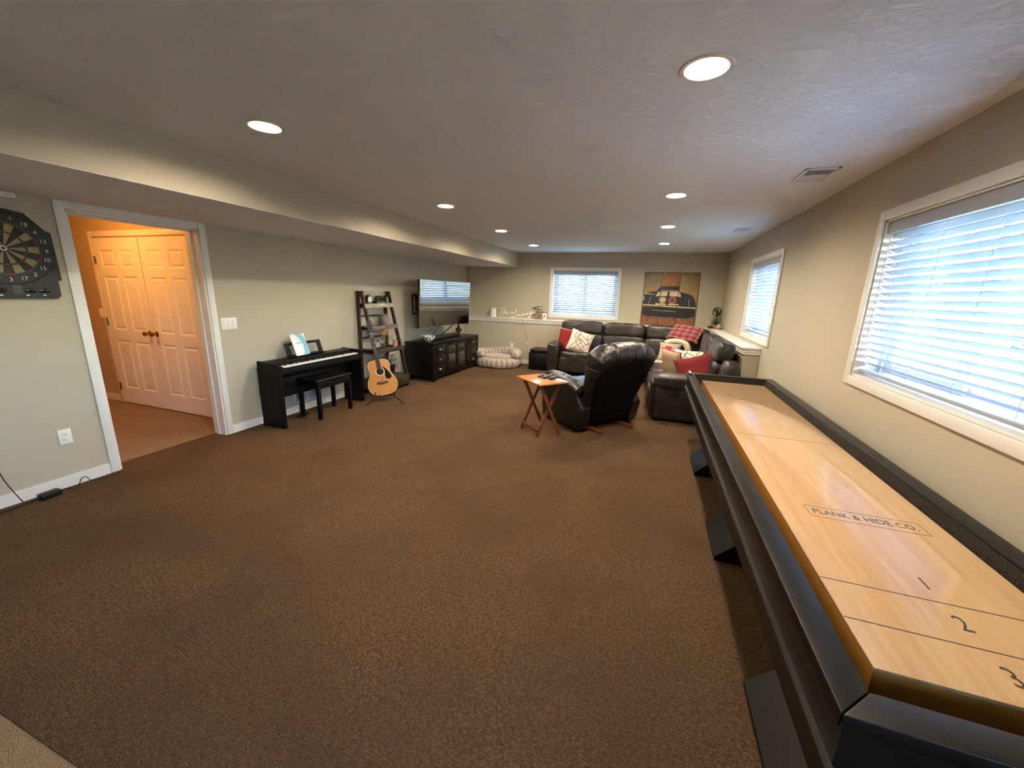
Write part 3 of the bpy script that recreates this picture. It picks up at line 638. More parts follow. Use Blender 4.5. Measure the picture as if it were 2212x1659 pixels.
# local x out from the wall
fx = lambda z: .43-(z/1.50)*.33            # front rail centre
for s_ in (-1, 1):
    y = s_*.315
    MB().bar((.035, y, 0), (.035, y, 1.505), .045, .028, (0, 1, 0)).build('back_post', 'rustic_wood', t)
    MB().bar((fx(.10), y, .10), (fx(1.505), y, 1.505), .048, .03, (0, 1, 0)).build('front_rail', 'rustic_wood', t)
    MB().rbox(.02, y-.016, 1.42, .13, y+.016, 1.505, .003).build('cheek', 'rustic_wood', t)
MB().rbox(.03, -.30, 1.44, .052, .30, 1.50, .003).build('crosspiece', 'rustic_edge', t)
for z in (1.13, .80): MB().rbox(.022, -.30, z, .042, .30, z+.025, .003).build('crosspiece', 'rustic_wood', t)
SH = [(1.295, .175), (.965, .245), (.625, .345)]
for z, d in SH:
    m = MB(); m.box(.03, -.30, z-.012, d-.012, .30, z+.006); o_ = m.build('tray', 'rustic_wood', t)
    m = MB(); m.rbox(d-.014, -.335, z-.03, d+.004, .335, z+.032, .003); m.build('tray_front', 'rustic_edge' if z > 1.2 else 'rustic_mid' if z > .7 else 'rustic_wood', o_)
    for s_ in (-1, 1): MB().rbox(.025, s_*.29-.01, z-.03, d-.013, s_*.29+.01, z+.032, .003).build('tray_side', 'rustic_wood', o_)
m = MB(); m.rbox(.02, -.34, .04, .44, .34, .20, .006); o_ = m.build('base_box', 'rustic_wood', t)
MB().rbox(.438, -.30, .06, .448, .30, .18, .004).build('drawer_front', 'rustic_wood', o_); MB().rbox(.447, -.02, .11, .462, .10, .122, .003).build('drawer_pull', 'black_plastic', o_)
for sx in (.06, .40):
    for sy in (-.30, .30): MB().rbox(sx-.02, sy-.02, 0, sx+.02, sy+.02, .04, .003).build('foot', 'black_plastic', t)
mat('terracotta', (176, 112, 82), .8, bump=.3, bump_scale=80); mat('stoneware', (140, 124, 116), .6, var=.5, var_scale=14, rgb2=(108, 92, 86)); mat('clock_face', (226, 216, 196), .5)
mat('dark_wood', (34, 24, 20), .4); mat('foliage_deep', (44, 66, 36), .6, var=1, rgb2=(70, 92, 50), var_scale=30); mat('foliage_olive', (104, 106, 70), .6, var=1, rgb2=(70, 78, 48), var_scale=20); mat('dried_bloom', (206, 168, 116), .8, var=1, rgb2=(168, 128, 84), var_scale=40)
mat('foliage_grey', (128, 140, 122), .6, var=1, rgb2=(78, 96, 74), var_scale=25); mat('soil', (40, 30, 22), .95)
X = lambda d: XL+d
c = thing('mantel_clock', 'small dark wooden mantel clock on the top ladder shelf', 'clock', (X(.115), 4.875, 1.301), .0)
m = MB(); m.rbox(-.035, -.085, 0, .035, .085, .022, .004); pts = [(-.055, .02), (-.05, .10), (-.035, .135), (0, .15), (.035, .135), (.05, .10), (.055, .02)]; m.prism(pts, -.028, .028, 'x'); m.build('case', 'dark_wood', c)
m = MB().at((.028, 0, .085), (0, PI/2, 0)); m.lathe([(.0, .004), (.040, .004), (.043, .0)], 24); m.build('dial', 'clock_face', c)
m = MB(); m.bar((.033, 0, .085), (.033, 0, .115), .003, .0012, (1, 0, 0)); m.bar((.033, 0, .085), (.033, .022, .078), .003, .0012, (1, 0, 0)); m.build('clock_hand', 'black_plastic', c)
c = thing('greenery_box', 'boxed green plant beside the clock on the top ladder shelf', 'plant', (X(.105), 5.13, 1.301))
m = MB(); m.box(-.04, -.10, 0, .04, .10, .055); m.build('box', 'dark_wood', c); m = MB(); leafball(m, (0, 0, .085), (.05, .115, .05), 340, .016); m.build('foliage', 'foliage_deep', c, kind='stuff')
c = thing('stoneware_jug', 'squat mottled stoneware crock on the second ladder shelf', 'crock', (X(.145), 5.19, .971))
MB().lathe([(0, 0), (.082, 0), (.088, .02), (.090, .10), (.078, .135), (.058, .155), (.052, .160), (.052, .178), (.060, .182), (.058, .188), (.046, .186), (.046, .155), (0, .15)], 28).build('body', 'stoneware', c)
c = thing('flower_vase', 'glass vase of dried cream hydrangea on the third ladder shelf', 'vase', (X(.24), 5.00, .631))
MB().lathe([(0, 0), (.036, 0), (.042, .03), (.048, .10), (.045, .10), (.039, .03), (.033, .004), (0, .004)], 20).build('vase', 'clear_glass', c)
m = MB(); leafball(m, (0, .045, .265), (.06, .085, .055), 420, .013); m.build('bloom', 'dried_bloom', c, kind='stuff')
m = MB()
for a in range(12):
    q = a*.52; r_ = .09 if a % 2 else .06; p = Vector((r_*math.cos(q), r_*math.sin(q)-.02, .14+.03*(a % 3)))
    m.tube([(0, 0, .02), (p.x*.4, p.y*.4, .09), p], [.0025, .0022, .0012], 5)
    R = Euler((random.uniform(-.9, .9), random.uniform(-.9, .9), q)).to_matrix()
    m.add([p+R @ Vector(w_) for w_ in ((-.035, 0, 0), (-.01, -.017, .006), (.02, -.013, 0), (.042, 0, -.006), (.02, .013, 0), (-.01, .017, .006))], [(0, 1, 2, 3, 4, 5)])
m.tube([(0, 0, .02), (.0, .03, .15), (0, .045, .24)], .003, 5); m.build('leaf_spray', 'foliage_olive', c, kind='stuff')
c = thing('potted_sprig', 'small terracotta pot with a leafy sprig on the third ladder shelf', 'plant', (X(.26), 5.27, .631))
MB().lathe([(0, 0), (.026, 0), (.036, .02), (.038, .05), (.026, .075), (.026, .085), (.030, .088), (.024, .088), (.022, .07), (0, .07)], 20).build('pot', 'terracotta', c)
def leaf(m, p, d, L, w, up=(0, 0, 1)):
    d = Vector(d).normalized(); s_ = d.cross(Vector(up)); s_ = s_.normalized() if s_.length > 1e-4 else Vector((1, 0, 0)); n_ = s_.cross(d); p = Vector(p)
    m.add([p, p+d*L*.3+s_*w+n_*w*.3, p+d*L*.7+s_*w*.8, p+d*L-n_*w*.3, p+d*L*.7-s_*w*.8, p+d*L*.3-s_*w+n_*w*.3], [(0, 1, 2, 3), (0, 3, 4, 5)])
sm = MB()
for d in ((.02, -.085, .13), (.0, .05, .165), (.03, .085, .12), (-.02, -.02, .14)):
    sm.tube([(0, 0, .06), (d[0]*.4, d[1]*.4, .1), d], [.002, .002, .001], 5)
    lf = MB(); leaf(lf, d, (d[0], d[1]*1.3, .03), .055, .016); leaf(lf, (d[0]*.6, d[1]*.6, .11), (-d[1], d[0], .02), .035, .010); lf.build('leaf', 'foliage_olive', c)
sm.build('stem', 'foliage_olive', c)
c = thing('trailing_plant', 'pale green trailing plant in a black pot on the ladder shelf base', 'plant', (X(.22), 5.16, .20))
MB().lathe([(0, 0), (.07, 0), (.095, .14), (.10, .145), (.10, .16), (.088, .16), (.08, .13), (0, .13)], 24).build('pot', 'black_plastic', c)
m = MB()
for a in range(26):
    q = random.uniform(-2.2, 1.6); L = random.uniform(.08, .2); pth = spline([(0, 0, .13), (L*.4*math.cos(q), L*.4*math.sin(q), .26+random.uniform(-.03, .08)), (L*math.cos(q), L*math.sin(q), .22+random.uniform(-.1, .14))], 5)
    m.tube(pth, .0015, 4)
    for p in pth[2:]:
        leaf(m, p, (math.cos(q+random.uniform(-1.5, 1.5)), math.sin(q+random.uniform(-1.5, 1.5)), random.uniform(-.5, .5)), .035, .009)
m.build('foliage', 'foliage_grey', c, kind='stuff')

# ------------------------------------------------------------------ guitar on its stand
k = NT('spruce_top'); v = k.mapping(scale=(40, 2, 1)); a = k.noise(v, 3, 3); b = k.noise(k.mapping(scale=(8, .8, 1)), 2, 2); g = k.mix(k.rng(a, .4, .6, 0, .3), lin((222, 158, 88)), lin((204, 134, 66))); k.set(Base_Color=k.mix(k.rng(b, .45, .6, 0, .35), g, lin((206, 138, 76))), Roughness=.28); k.b.inputs['Coat Weight'].default_value = .5
mat('guitar_side', (58, 26, 16), .3, coat=.5); mat('binding', (236, 208, 160), .4); mat('rosewood', (78, 48, 32), .5, var=.3, var_scale=20); mat('pickguard', (10, 10, 11), .2, coat=.4); mat('headstock', (48, 28, 20), .3, coat=.4); mat('chrome', (210, 210, 212), .18, metal=1.); mat('bone', (236, 230, 214), .4); mat('sound_dark', (26, 17, 13), .8)
base = Vector((-3.40, 4.43, .095)); top_ = Vector((-3.555, 4.372, 1.045)); zax = (top_-base).normalized()
nrm = Vector((.58, -.80, .05)); nrm = (nrm-zax*nrm.dot(zax)).normalized(); xax = nrm.cross(zax)*-1     # local: x right (seen from the front), y up the neck, z out of the face
xax = zax.cross(nrm)
gm = Matrix((xax, zax, nrm)).transposed().to_4x4(); gm.translation = base
t = thing('acoustic_guitar', 'natural top acoustic guitar with black pickguard on a floor stand', 'guitar'); t.matrix_world = gm
half = [(0, 0), (.07, .003), (.13, .022), (.175, .062), (.198, .12), (.198, .17), (.178, .235), (.150, .285), (.137, .315), (.136, .345), (.144, .39), (.146, .43), (.130, .47), (.095, .494), (.05, .502), (0, .504)]
sp = spline([(x, y, 0) for x, y in half], 4); body = [(p.x, p.y) for p in sp]+[(-p.x, p.y) for p in sp[-2:0:-1]]
def scaled(pts, s_): return [(x*(1-s_/.19*.9), .25+(y-.25)*(1-s_/.25)) for x, y in pts]
MB().prism(body, -.105, -.004, 'z').build('body', 'guitar_side', t, sharp=50)
MB().prism(body, -.004, -.0005, 'z').build('binding', 'binding', t, sharp=50)
tp = MB().prism(scaled(body, .006), -.002, .0, 'z').build('soundboard', 'spruce_top', t)
MB().at((0, .335, 0)).lathe([(0, .0008), (.047, .0008)], 32, caps=False).build('sound_hole', 'sound_dark', tp); MB().at((0, .335, 0)).lathe([(.047, .0004), (.049, .0012), (.060, .0012), (.061, .0004)], 32, caps=False).build('rosette', 'binding', tp)
pg = [(.030, .402), (.066, .384), (.100, .340), (.128, .285), (.138, .245), (.120, .222), (.082, .218), (.062, .232), (.056, .270), (.062, .31), (.063, .345), (.048, .378)]
MB().prism([(p.x, p.y) for p in spline([(a, b, 0) for a, b in pg]+[(pg[0][0], pg[0][1], 0)], 4)[:-1]], .0006, .002, 'z').build('pickguard', 'pickguard', tp)
br = MB().prism([(-.078, .178), (-.07, .165), (0, .160), (.07, .165), (.078, .178), (.07, .19), (0, .196), (-.07, .19)], 0, .009, 'z').build('bridge', 'rosewood', t); MB().rbox(-.038, .182, .008, .038, .186, .012, .001).build('saddle', 'bone', br)
MB().prism([(-.027, .385), (.027, .385), (.0215, .868), (-.0215, .868)], .001, .012, 'z').build('fretboard', 'rosewood', t)
nk = MB(); nk.grid(lambda u, v_: ((.026-.0045*v_)*math.cos(PI*u), .48+.39*v_, .002-(.024-.004*v_)*math.sin(PI*u)), 10, 4); nk.build('neck', 'headstock', t)
frets = MB()
for i in range(1, 20): y = .868-.645*(1-2**(-i/12)); frets.box(-.026, y-.0008, .012, .026, y+.0008, .0132)
frets.build('fret_set', 'chrome', t, kind='stuff')
MB().rbox(-.022, .866, .002, .022, .872, .015, .001).build('nut', 'bone', t)
hs = MB().prism([(-.022, .87), (.022, .87), (.036, .90), (.034, 1.03), (.022, 1.045), (-.022, 1.045), (-.034, 1.03), (-.036, .90)], -.012, .006, 'z').build('headstock', 'headstock', t)
for s_ in (-1, 1):
    for i in range(3):
        y = .915+.042*i; p = MB(); p.cyl((s_*.02, y, .005), (s_*.02, y, .020), .004, n=8); p.tube([(s_*.03, y, -.006), (s_*.048, y, -.006), (s_*.062, y, -.006)], [.004, .004, .009], 8); p.build('tuning_peg', 'chrome', hs)
st = MB()
for i in range(6): x = (i-2.5); st.tube([(x*.0105, .184, .011), (x*.0072, .868, .0155)], .0007, 4)
st.build('string_set', 'chrome', t, kind='stuff')
t = thing('guitar_stand', 'black tubular guitar stand holding the acoustic guitar', 'stand', (-3.40, 4.43, 0), math.atan2(.58, .80))
# local: -y towards the front of the guitar
f = MB(); f.tube(spline([(-.24, -.20, .008), (-.11, -.02, .085), (0, .015, .075), (.11, -.02, .085), (.24, -.20, .008)], 5), .007, 8); f.build('front_legs', 'black_plastic', t)
f = MB(); f.tube([(0, .015, .075), (0, .12, .06), (0, .27, .008)], .007, 8); f.build('rear_leg', 'black_plastic', t)
f = MB(); f.tube([(0, .012, .07), (0, .125, .42)], .008, 8); f.build('upright', 'black_plastic', t)
for s_ in (-1, 1):
    f = MB(); f.tube(spline([(0, .03, .075), (s_*.12, .03, .098), (s_*.125, -.03, .100), (s_*.125, -.045, .145)], 5), .007, 8); f.build('cradle_arm', 'black_rubber', t)
# ------------------------------------------------------------------ television, stand and what is on it
mat('tv_bezel', (22, 22, 24), .3, coat=.3); mat('tv_edge', (150, 152, 156), .3, metal=.8)
k = NT('tv_screen'); a = k.noise(k.mapping(scale=(1.6, 1, 1.0)), 1.7, 2, .4); k.set(Base_Color=lin((9, 9, 10)), Roughness=.06); k.b.inputs['Specular IOR Level'].default_value = .4
k.b.inputs['Coat Weight'].default_value = 1.0; k.b.inputs['Coat Roughness'].default_value = .03; k.b.inputs['Coat IOR'].default_value = 2.2; k.bump(a, .03, .01)
bp = [n_ for n_ in k.t.nodes if n_.bl_idname == 'ShaderNodeBump'][0]; k.l(bp.outputs[0], k.b.inputs['Coat Normal'])
TVA = math.radians(-80.5)       # screen normal points back into the room
W_, H_ = 1.47, .82
t = thing('television', 'large flat television on a swing arm above the dark stand', 'television', (-3.648, 6.568, 1.31), 0.)
t.rotation_euler = Euler((0, 0, math.radians(80.6)))
TV = t   # local x along the screen (away from camera), -y faces the room
def tvt(mb): return mb.at((0, 0, 0), (math.radians(2.6), 0, 0))
cv = lambda x: -.062*(2*x/W_)**2                  # curved panel: both ends come forward
def slab(mb, x0, x1, z0, z1, y0, y1, n=24):
    xs_ = [x0+(x1-x0)*i/n for i in range(n+1)]
    mb.prism([(x, cv(x)+y0) for x in xs_]+[(x, cv(x)+y1) for x in xs_[::-1]], z0, z1, 'z'); return mb
slab(tvt(MB()), -W_/2, W_/2, -H_/2, H_/2, -.012, .03).build('housing', 'tv_bezel', t)
slab(tvt(MB()), -W_/2+.010, W_/2-.010, -H_/2+.014, H_/2-.010, -.0132, -.0118, 40).build('screen', 'tv_screen', t)
m = tvt(MB())
for r in ((-W_/2, -H_/2, -W_/2+.006, H_/2), (W_/2-.006, -H_/2, W_/2, H_/2), (-W_/2, -H_/2, W_/2, -H_/2+.009)): slab(m, r[0], r[2], r[1], r[3], -.0138, -.0118, 24 if r[2]-r[0] > .1 else 1)
m.build('bezel', 'tv_edge', t)
tvt(MB()).rbox(-.45, .028, -.30, .45, .06, .20, .01).build('rear_housing', 'black_plastic', t)
m = MB(); m.rbox(-.52, .28, -.20, -.50, .30, .16, .003); m.rbox(-.42, .28, -.20, -.40, .30, .16, .003); m.rbox(-.52, .28, .13, -.40, .30, .16, .003); m.rbox(-.52, .28, -.20, -.40, .30, -.17, .003); m.build('wall_bracket', 'black_plastic', t)
m = MB(); m.bar((-.46, .28, .10), (-.2, .08, .10), .03, .04, (0, 0, 1)); m.bar((-.46, .28, -.10), (-.2, .08, -.10), .03, .04, (0, 0, 1)); m.rbox(-.25, .055, -.15, -.10, .10, .15, .004); m.build('swing_arm', 'black_plastic', t)
m = MB(); m.box(-.02, -.0145, -H_/2+.003, .02, -.0125, -H_/2+.010); m.T = tvt(MB()).T; m.build('maker_badge', 'tv_edge', t)
k = NT('espresso_cabinet'); a = k.noise(k.mapping(scale=(2, 2, 14)), 5, 4, .6); k.set(Base_Color=k.mix(k.rng(a, .35, .65), lin((13, 10, 9)), lin((20, 15, 13))), Roughness=.32); k.b.inputs['Specular IOR Level'].default_value = .25
mat('smoked_glass', (20, 19, 18), .08, coat=.5); mat('nickel', (214, 212, 208), .28, metal=1.)
t = thing('tv_stand', 'dark espresso media cabinet with drawers and glass doors under the television', 'cabinet', (-3.65, 6.61, 0), math.radians(-1.6))
# local x to the room (+.28 front), y along (-.87..+.87)
D, L2, HT = .285, .875, .67
m = MB(); m.rbox(-D, -L2, HT-.03, D+.008, L2, HT, .005); m.build('top', 'espresso_cabinet', t)
m = MB(); m.box(-D+.01, -L2+.012, .09, D-.03, L2-.012, HT-.03); m.build('carcass', 'espresso_cabinet', t)
for y0, y1 in ((-L2+.005, -L2+.03), (-.43, -.375), (.375, .43), (L2-.03, L2-.005)): MB().rbox(-D+.005, y0, .07, D, y1, HT-.03, .004).build('stile', 'espresso_cabinet', t)
MB().rbox(-D+.01, -L2+.03, .065, D-.004, L2-.03, .105, .004).build('plinth', 'espresso_cabinet', t)
for sx in (-1, 1):
    for sy in (-1, 1): MB().rbox(sx*(D-.035)-.03, sy*(L2-.035)-.03, 0, sx*(D-.035)+.03, sy*(L2-.035)+.03, .075, .004).build('foot', 'espresso_cabinet', t)
def pull(mb, y, z):
    mb.grid(lambda u, v: (D+.004+.022*math.sin(PI*v)*math.sin(PI*u)**.7, y+(u-.5)*.085, z-.008+.022*(v-.35)*(1-.25*abs(u-.5))), 10, 5); mb.rbox(D-.004, y-.03, z-.004, D+.006, y+.03, z+.006, .003)
for y0, y1 in ((-L2+.035, -.435), (.435, L2-.035)):
    for i in range(3):
        z0 = .115+i*.174; m = MB(); m.rbox(D-.032, y0, z0, D-.006, y1, z0+.166, .004); dr = m.build('drawer', 'espresso_cabinet', t); p = MB(); pull(p, (y0+y1)/2, z0+.085); p.build('handle', 'nickel', dr)
for y0, y1, hy in ((-.37, -.004, -.345), (.004, .37, .018)):
    m = MB(); z0, z1, s_ = .115, .628, .045
    for r in ((y0, z0, y0+s_, z1), (y1-s_, z0, y1, z1), (y0, z0, y1, z0+s_), (y0, z1-s_, y1, z1)): m.rbox(D-.03, r[0], r[1], D-.006, r[2], r[3], .003)
    dr = m.build('door', 'espresso_cabinet', t); MB().box(D-.02, y0+s_-.004, z0+s_-.004, D-.016, y1-s_+.004, z1-s_+.004).build('pane', 'smoked_glass', dr)
    p = MB(); p.tube([(D-.006, hy, .30), (D+.018, hy, .31), (D+.018, hy, .40), (D-.006, hy, .41)], .005, 8); p.build('handle', 'nickel', dr)
t = thing('soundbar', 'black soundbar lying on the television stand', 'speaker', (-3.66, 6.56, .67), math.radians(-4))
MB().rbox(-.055, -.49, .006, .055, .49, .068, .014, 3).build('body', 'black_plastic', t); MB().rbox(.04, -.46, .010, .058, .46, .060, .006).build('grille', 'black_rubber', t)
for s_ in (-1, 1): MB().cyl((0, s_*.4, 0), (0, s_*.4, .01), .02, n=12).build('foot', 'black_rubber', t)
k = NT('bowl_print'); s_ = k.sep(k.mapping()); an = k.math('ARCTAN2', s_[1], s_[0]); w_ = k.n('TexVoronoi'); w_.inputs['Scale'].default_value = 16; k.l(k.mapping(), w_.inputs['Vector'])
wv = k.n('TexWave'); wv.inputs['Scale'].default_value = 9; wv.inputs['Distortion'].default_value = 9; wv.inputs['Detail'].default_value = 1; k.l(k.mapping(), wv.inputs['Vector'])
k.set(Base_Color=k.mix(k.rng(wv.outputs[1], .62, .70), lin((232, 230, 224)), lin((52, 54, 62))), Roughness=.25)
t = thing('ceramic_bowl', 'white ceramic bowl with dark scroll pattern on the television stand', 'bowl', (-3.60, 5.93, .67))
MB().lathe([(0, .0), (.045, 0), (.05, .006), (.085, .03), (.112, .07), (.120, .098), (.116, .099), (.106, .072), (.08, .036), (.04, .014), (0, .012)], 32).build('body', 'bowl_print', t); MB().lathe([(.1195, .095), (.121, .100), (.115, .100), (.1155, .096)], 32, closed=True).build('rim', 'key_white', t)
mat('bronze_dark', (58, 44, 36), .4, metal=.4)
t = thing('tabletop_figurine', 'small dark figurine at the far end of the television stand', 'figurine', (-3.74, 7.36, .67), .4)
MB().lathe([(0, 0), (.040, 0), (.042, .012), (.030, .02), (.034, .06), (.040, .10), (.030, .13), (.018, .145), (.024, .165), (.02, .19), (.008, .205), (0, .207)], 16).build('body', 'bronze_dark', t)
for s_ in (-1, 1): MB().tube(spline([(s_*.03, 0, .125), (s_*.055, .01, .09), (s_*.05, .02, .05)], 4), [.012]*9, 8).build('arm', 'bronze_dark', t)
t = thing('tv_cable', 'thin black cables hanging from the television to the stand', 'cable', (-3.62, 6.3, .67))
for i, (y0, y1) in enumerate(((-.28, -.22), (.24, .12), (.27, .15))): MB().tube(spline([(.22, y0, .32), (.10, (y0+y1)/2+.02, .18), (-.02, y1, .06), (-.06, y1, .004)], 6), .004 if i == 0 else .005, 6).build('strand', 'black_rubber', t)

# ------------------------------------------------------------------ dog bed
k = NT('ikat_fleece'); v = k.mapping(scale=(1, 1, 1)); s_ = k.sep(v); an = k.math('ARCTAN2', s_[1], s_[0]); z_ = k.math('MULTIPLY', s_[2], 34.); 
n1 = k.noise(k.mapping(scale=(2, 2, 1)), 26, 3); st = k.math('SINE', k.math('ADD', k.math('MULTIPLY', an, 26.), k.math('MULTIPLY', n1, 5.)))
st2 = k.math('ABSOLUTE', k.math('SINE', k.math('ADD', z_, k.math('MULTIPLY', st, .9)))); f_ = k.math('MULTIPLY', k.rng(st, -.2, .5), k.rng(st2, .2, .7, .45, 1.))
k.set(Base_Color=k.mix(k.math('MULTIPLY', f_, .75), lin((196, 183, 170)), lin((128, 114, 110))), Roughness=.95); k.bump(k.noise(v, 220, 4), .5, .006); k.b.inputs['Sheen Weight'].default_value = .4
t = thing('dog_bed', 'round fleece dog bed with grey ikat stripes beside the television stand', 'pet bed', (-3.02, 7.79, 0), 0.)
def base_fn(x, y, z): r_ = math.hypot(x, y); return (x, y, z)
m = MB(); m.lathe([(0, 0), (.43, 0), (.49, .02), (.52, .07), (.52, .13), (.49, .18), (.38, .195), (.25, .185), (.0, .19)], 48); m.v = [(x*(1+.012*math.sin(9*math.atan2(y, x))), y*.86, z+.006*math.sin(7*math.atan2(y, x)+z*9)) for x, y, z in m.v]
m.build('base', 'ikat_fleece', t)
m = MB(); path = []; rs = []
for i in range(41):
    a = math.radians(-118)-math.radians(262)*i/40; R_ = .43; path.append((R_*math.cos(a), R_*.86*math.sin(a), .255+.02*math.sin(a*2))); rs.append(.098*(.35 if i in (0, 40) else .8 if i in (1, 39) else 1.)*(1+.035*math.sin(i*2.1)))
m.tube(path, rs, 16); m.build('bolster', 'ikat_fleece', t)
m = MB().puff((0, .02, .20), (.66, .54, .08), 2.6, 10); m.build('cushion', 'ikat_fleece', t)

# ------------------------------------------------------------------ ottoman
mat('black_leather', (13, 12, 12), .4, spec=.3, bump=.25, bump_scale=260)
t = thing('storage_ottoman', 'black cube storage ottoman beside the sectional arm', 'ottoman', (-2.075, 7.86, 0))
MB().rbox(-.205, -.20, .012, .205, .20, .355, .008).build('box', 'black_leather', t); m = MB(); m.rbox(-.19, -.185, .355, .19, .185, .43, .025, 3); m.build('lid', 'black_leather', t)
for sx in (-1, 1):
    for sy in (-1, 1): MB().cyl((sx*.17, sy*.17, 0), (sx*.17, sy*.17, .014), .018, n=10).build('foot', 'black_plastic', t)

# ------------------------------------------------------------------ leather sectional
def m_leather(name, c1, c2, rough=.36):
    k = NT(name); v = k.mapping(); a = k.noise(v, 5, 4, .6); w_ = k.n('TexVoronoi', feature='DISTANCE_TO_EDGE'); w_.inputs['Scale'].default_value = 190; k.l(v, w_.inputs['Vector']); fo = k.noise(k.mapping(scale=(1, 1, 1.6)), 9, 5, .6, 1.5)
    k.set(Base_Color=k.mix(k.rng(a, .35, .65), lin(c1), lin(c2)), Roughness=k.rng(fo, .35, .65, rough-.06, rough+.12)); k.b.inputs['Coat Weight'].default_value = .25; k.b.inputs['Coat Roughness'].default_value = .25
    b1 = k.bump(k.rng(w_.outputs['Distance'], 0, .12), .18, .002); k.bump(fo, .35, .03, b1)
m_leather('sofa_leather', (30, 27, 24), (41, 36, 32), .31); m_leather('recliner_leather', (12, 11, 14), (24, 19, 19), .30)
mat('recliner_back', (8, 9, 13), .6, spec=.15, bump=.2, bump_scale=300); mat('stitch', (40, 36, 33), .6)
SF = thing('sectional_sofa', 'large dark brown leather reclining sectional wrapping the far right corner', 'sofa', (0, 0, 0))
def wr(seed, amt=.012, fx=5., fz=3.):
    """wrinkle function for soft cushions"""
    def fn(x, y, z):
        d = mnoise.noise(Vector((x*fx*.35+seed, y*2.+seed*2, z*fz*.4)))*amt*2+mnoise.noise(Vector((x*fx+seed, y*4., z*fz)))*amt
        return (x*(1+d), y*(1+d*1.5), z*(1+d*2))
    return fn
SL = 'sofa_leather'
def seat(c, size, rz, seed, front='-y'):
    MB().puff(c, size, 6., 12, (0, 0, rz), wr(seed, .010)).build('seat_cushion', SL, SF)
def back(c, size, rz, seed, lean=.16):
    """lower back pad plus puffy head roll; local y points to the back of the seat"""
    R = Matrix.Translation(c) @ Matrix.Rotation(rz, 4, 'Z')
    m = MB(); m.T = R; m.puff((0, .0, -.14), (size[0], .20, .36), 6.5, 14, (-lean, 0, 0), wr(seed, .012)); lo = m.build('back_cushion', SL, SF)
    m = MB(); m.T = R; m.puff((0, .05, .150), (size[0]*.995, .225, .275), 4.6, 16, (-lean, 0, 0), wr(seed+3, .016, 9., 3.)); m.build('head_roll', SL, SF)
# run along the far wall
MB().rbox(-1.62, 7.47, .05, -.08, 8.20, .28, .03, 3).build('base', SL, SF)
MB().rbox(-1.60, 8.02, .25, -.06, 8.21, .93, .06, 3).build('back_frame', SL, SF)
seat((-1.225, 7.70, .365), (.755, .62, .21), 0, 1.); seat((-.46, 7.70, .365), (.755, .62, .21), 0, 2.)
for x in (-1.225, -.46): MB().puff((x, 7.43, .215), (.75, .085, .29), 6., 10, (0, 0, 0), wr(x, .008)).build('footrest_panel', SL, SF)
back((-1.275, 7.99, .745), (.84, 0, 0), 0, 5.); back((-.44, 7.99, .735), (.80, 0, 0), 0, 8.); back((.27, 7.99, .725), (.62, 0, 0), 0, 11.)
def arm(c, length, rz, name='armrest'):
    """local x across the arm, y along it; the roll overhangs the outside"""
    R = Matrix.Translation(c) @ Matrix.Rotation(rz, 4, 'Z'); m = MB(); m.T = R
    m.rbox(-.115, -length/2, .03, .115, length/2, .50, .03, 3); a = m.build(name, SL, SF)
    m = MB(); m.T = R; m.puff((0, -.015, .515), (.295, length+.06, .20), 4., 14, (0, 0, 0), wr(c[0], .012)); m.build('arm_pad', SL, a)
    m = MB(); m.T = R; m.puff((0, -length/2-.018, .30), (.22, .06, .50), 5, 10); m.build('arm_front', SL, a)
    return a
arm((-1.725, 7.82, 0), .74, 0)
# corner wedge
m = MB(); pts = [(-.08, 7.47), (.05, 7.38), (.16, 7.24), (.20, 7.05), (1.06, 7.05), (1.06, 8.20), (-.08, 8.20)]
m.prism(pts, .05, .30, 'z'); m.build('base', SL, SF)
m = MB(); m.puff((.42, 7.60, .375), (1.0, .98, .20), 4.5, 14, (0, 0, 0), wr(14., .012)); m.build('seat_cushion', SL, SF)
MB().rbox(-.06, 8.02, .25, 1.07, 8.21, .92, .06, 3).build('back_frame', SL, SF)
back((.74, 7.80, .735), (.62, 0, 0), -PI/4, 17.)
# run along the right wall, ending in the arm nearest the camera
MB().rbox(.20, 5.30, .05, 1.06, 7.06, .28, .03, 3).build('base', SL, SF)
MB().rbox(.90, 5.20, .25, 1.075, 8.1, .80, .06, 3).build('back_frame', SL, SF)
seat((.47, 5.78, .375), (.76, .80, .22), 0, 21.); seat((.47, 6.60, .375), (.76, .80, .22), 0, 24.)
for y in (5.77, 6.60): MB().puff((.115, y, .25), (.11, .79, .34), 5., 12, (0, 0, 0), wr(y, .014)).build('footrest_panel', SL, SF)
back((.88, 5.74, .735), (.80, 0, 0), -PI/2, 31.); back((.88, 6.60, .725), (.84, 0, 0), -PI/2, 34.)
a = arm((.575, 5.225, 0), .86, -PI/2)
MB().puff((.965, 5.24, .62), (.20, .26, .42), 3.5, 12, (0, .1, 0), wr(40., .01)).build('back_wing', SL, SF)
MB().at((.40, 5.105, .37), (PI/2, 0, 0)).lathe([(0, .006), (.03, .006), (.034, .012), (.046, .012), (.05, .0)], 24).build('recline_latch', 'black_plastic', SF)
m = MB(); m.tube([(.20, 5.108, .30), (.95, 5.108, .28)], .002, 5); m.build('seam', 'stitch', SF)
for x, y in ((-1.75, 7.55), (-1.75, 8.1), (.2, 5.2), (.95, 5.2), (.95, 8.1), (-.4, 7.6)): MB().cyl((x, y, 0), (x, y, .055), .022, n=10).build('foot', 'black_plastic', SF)

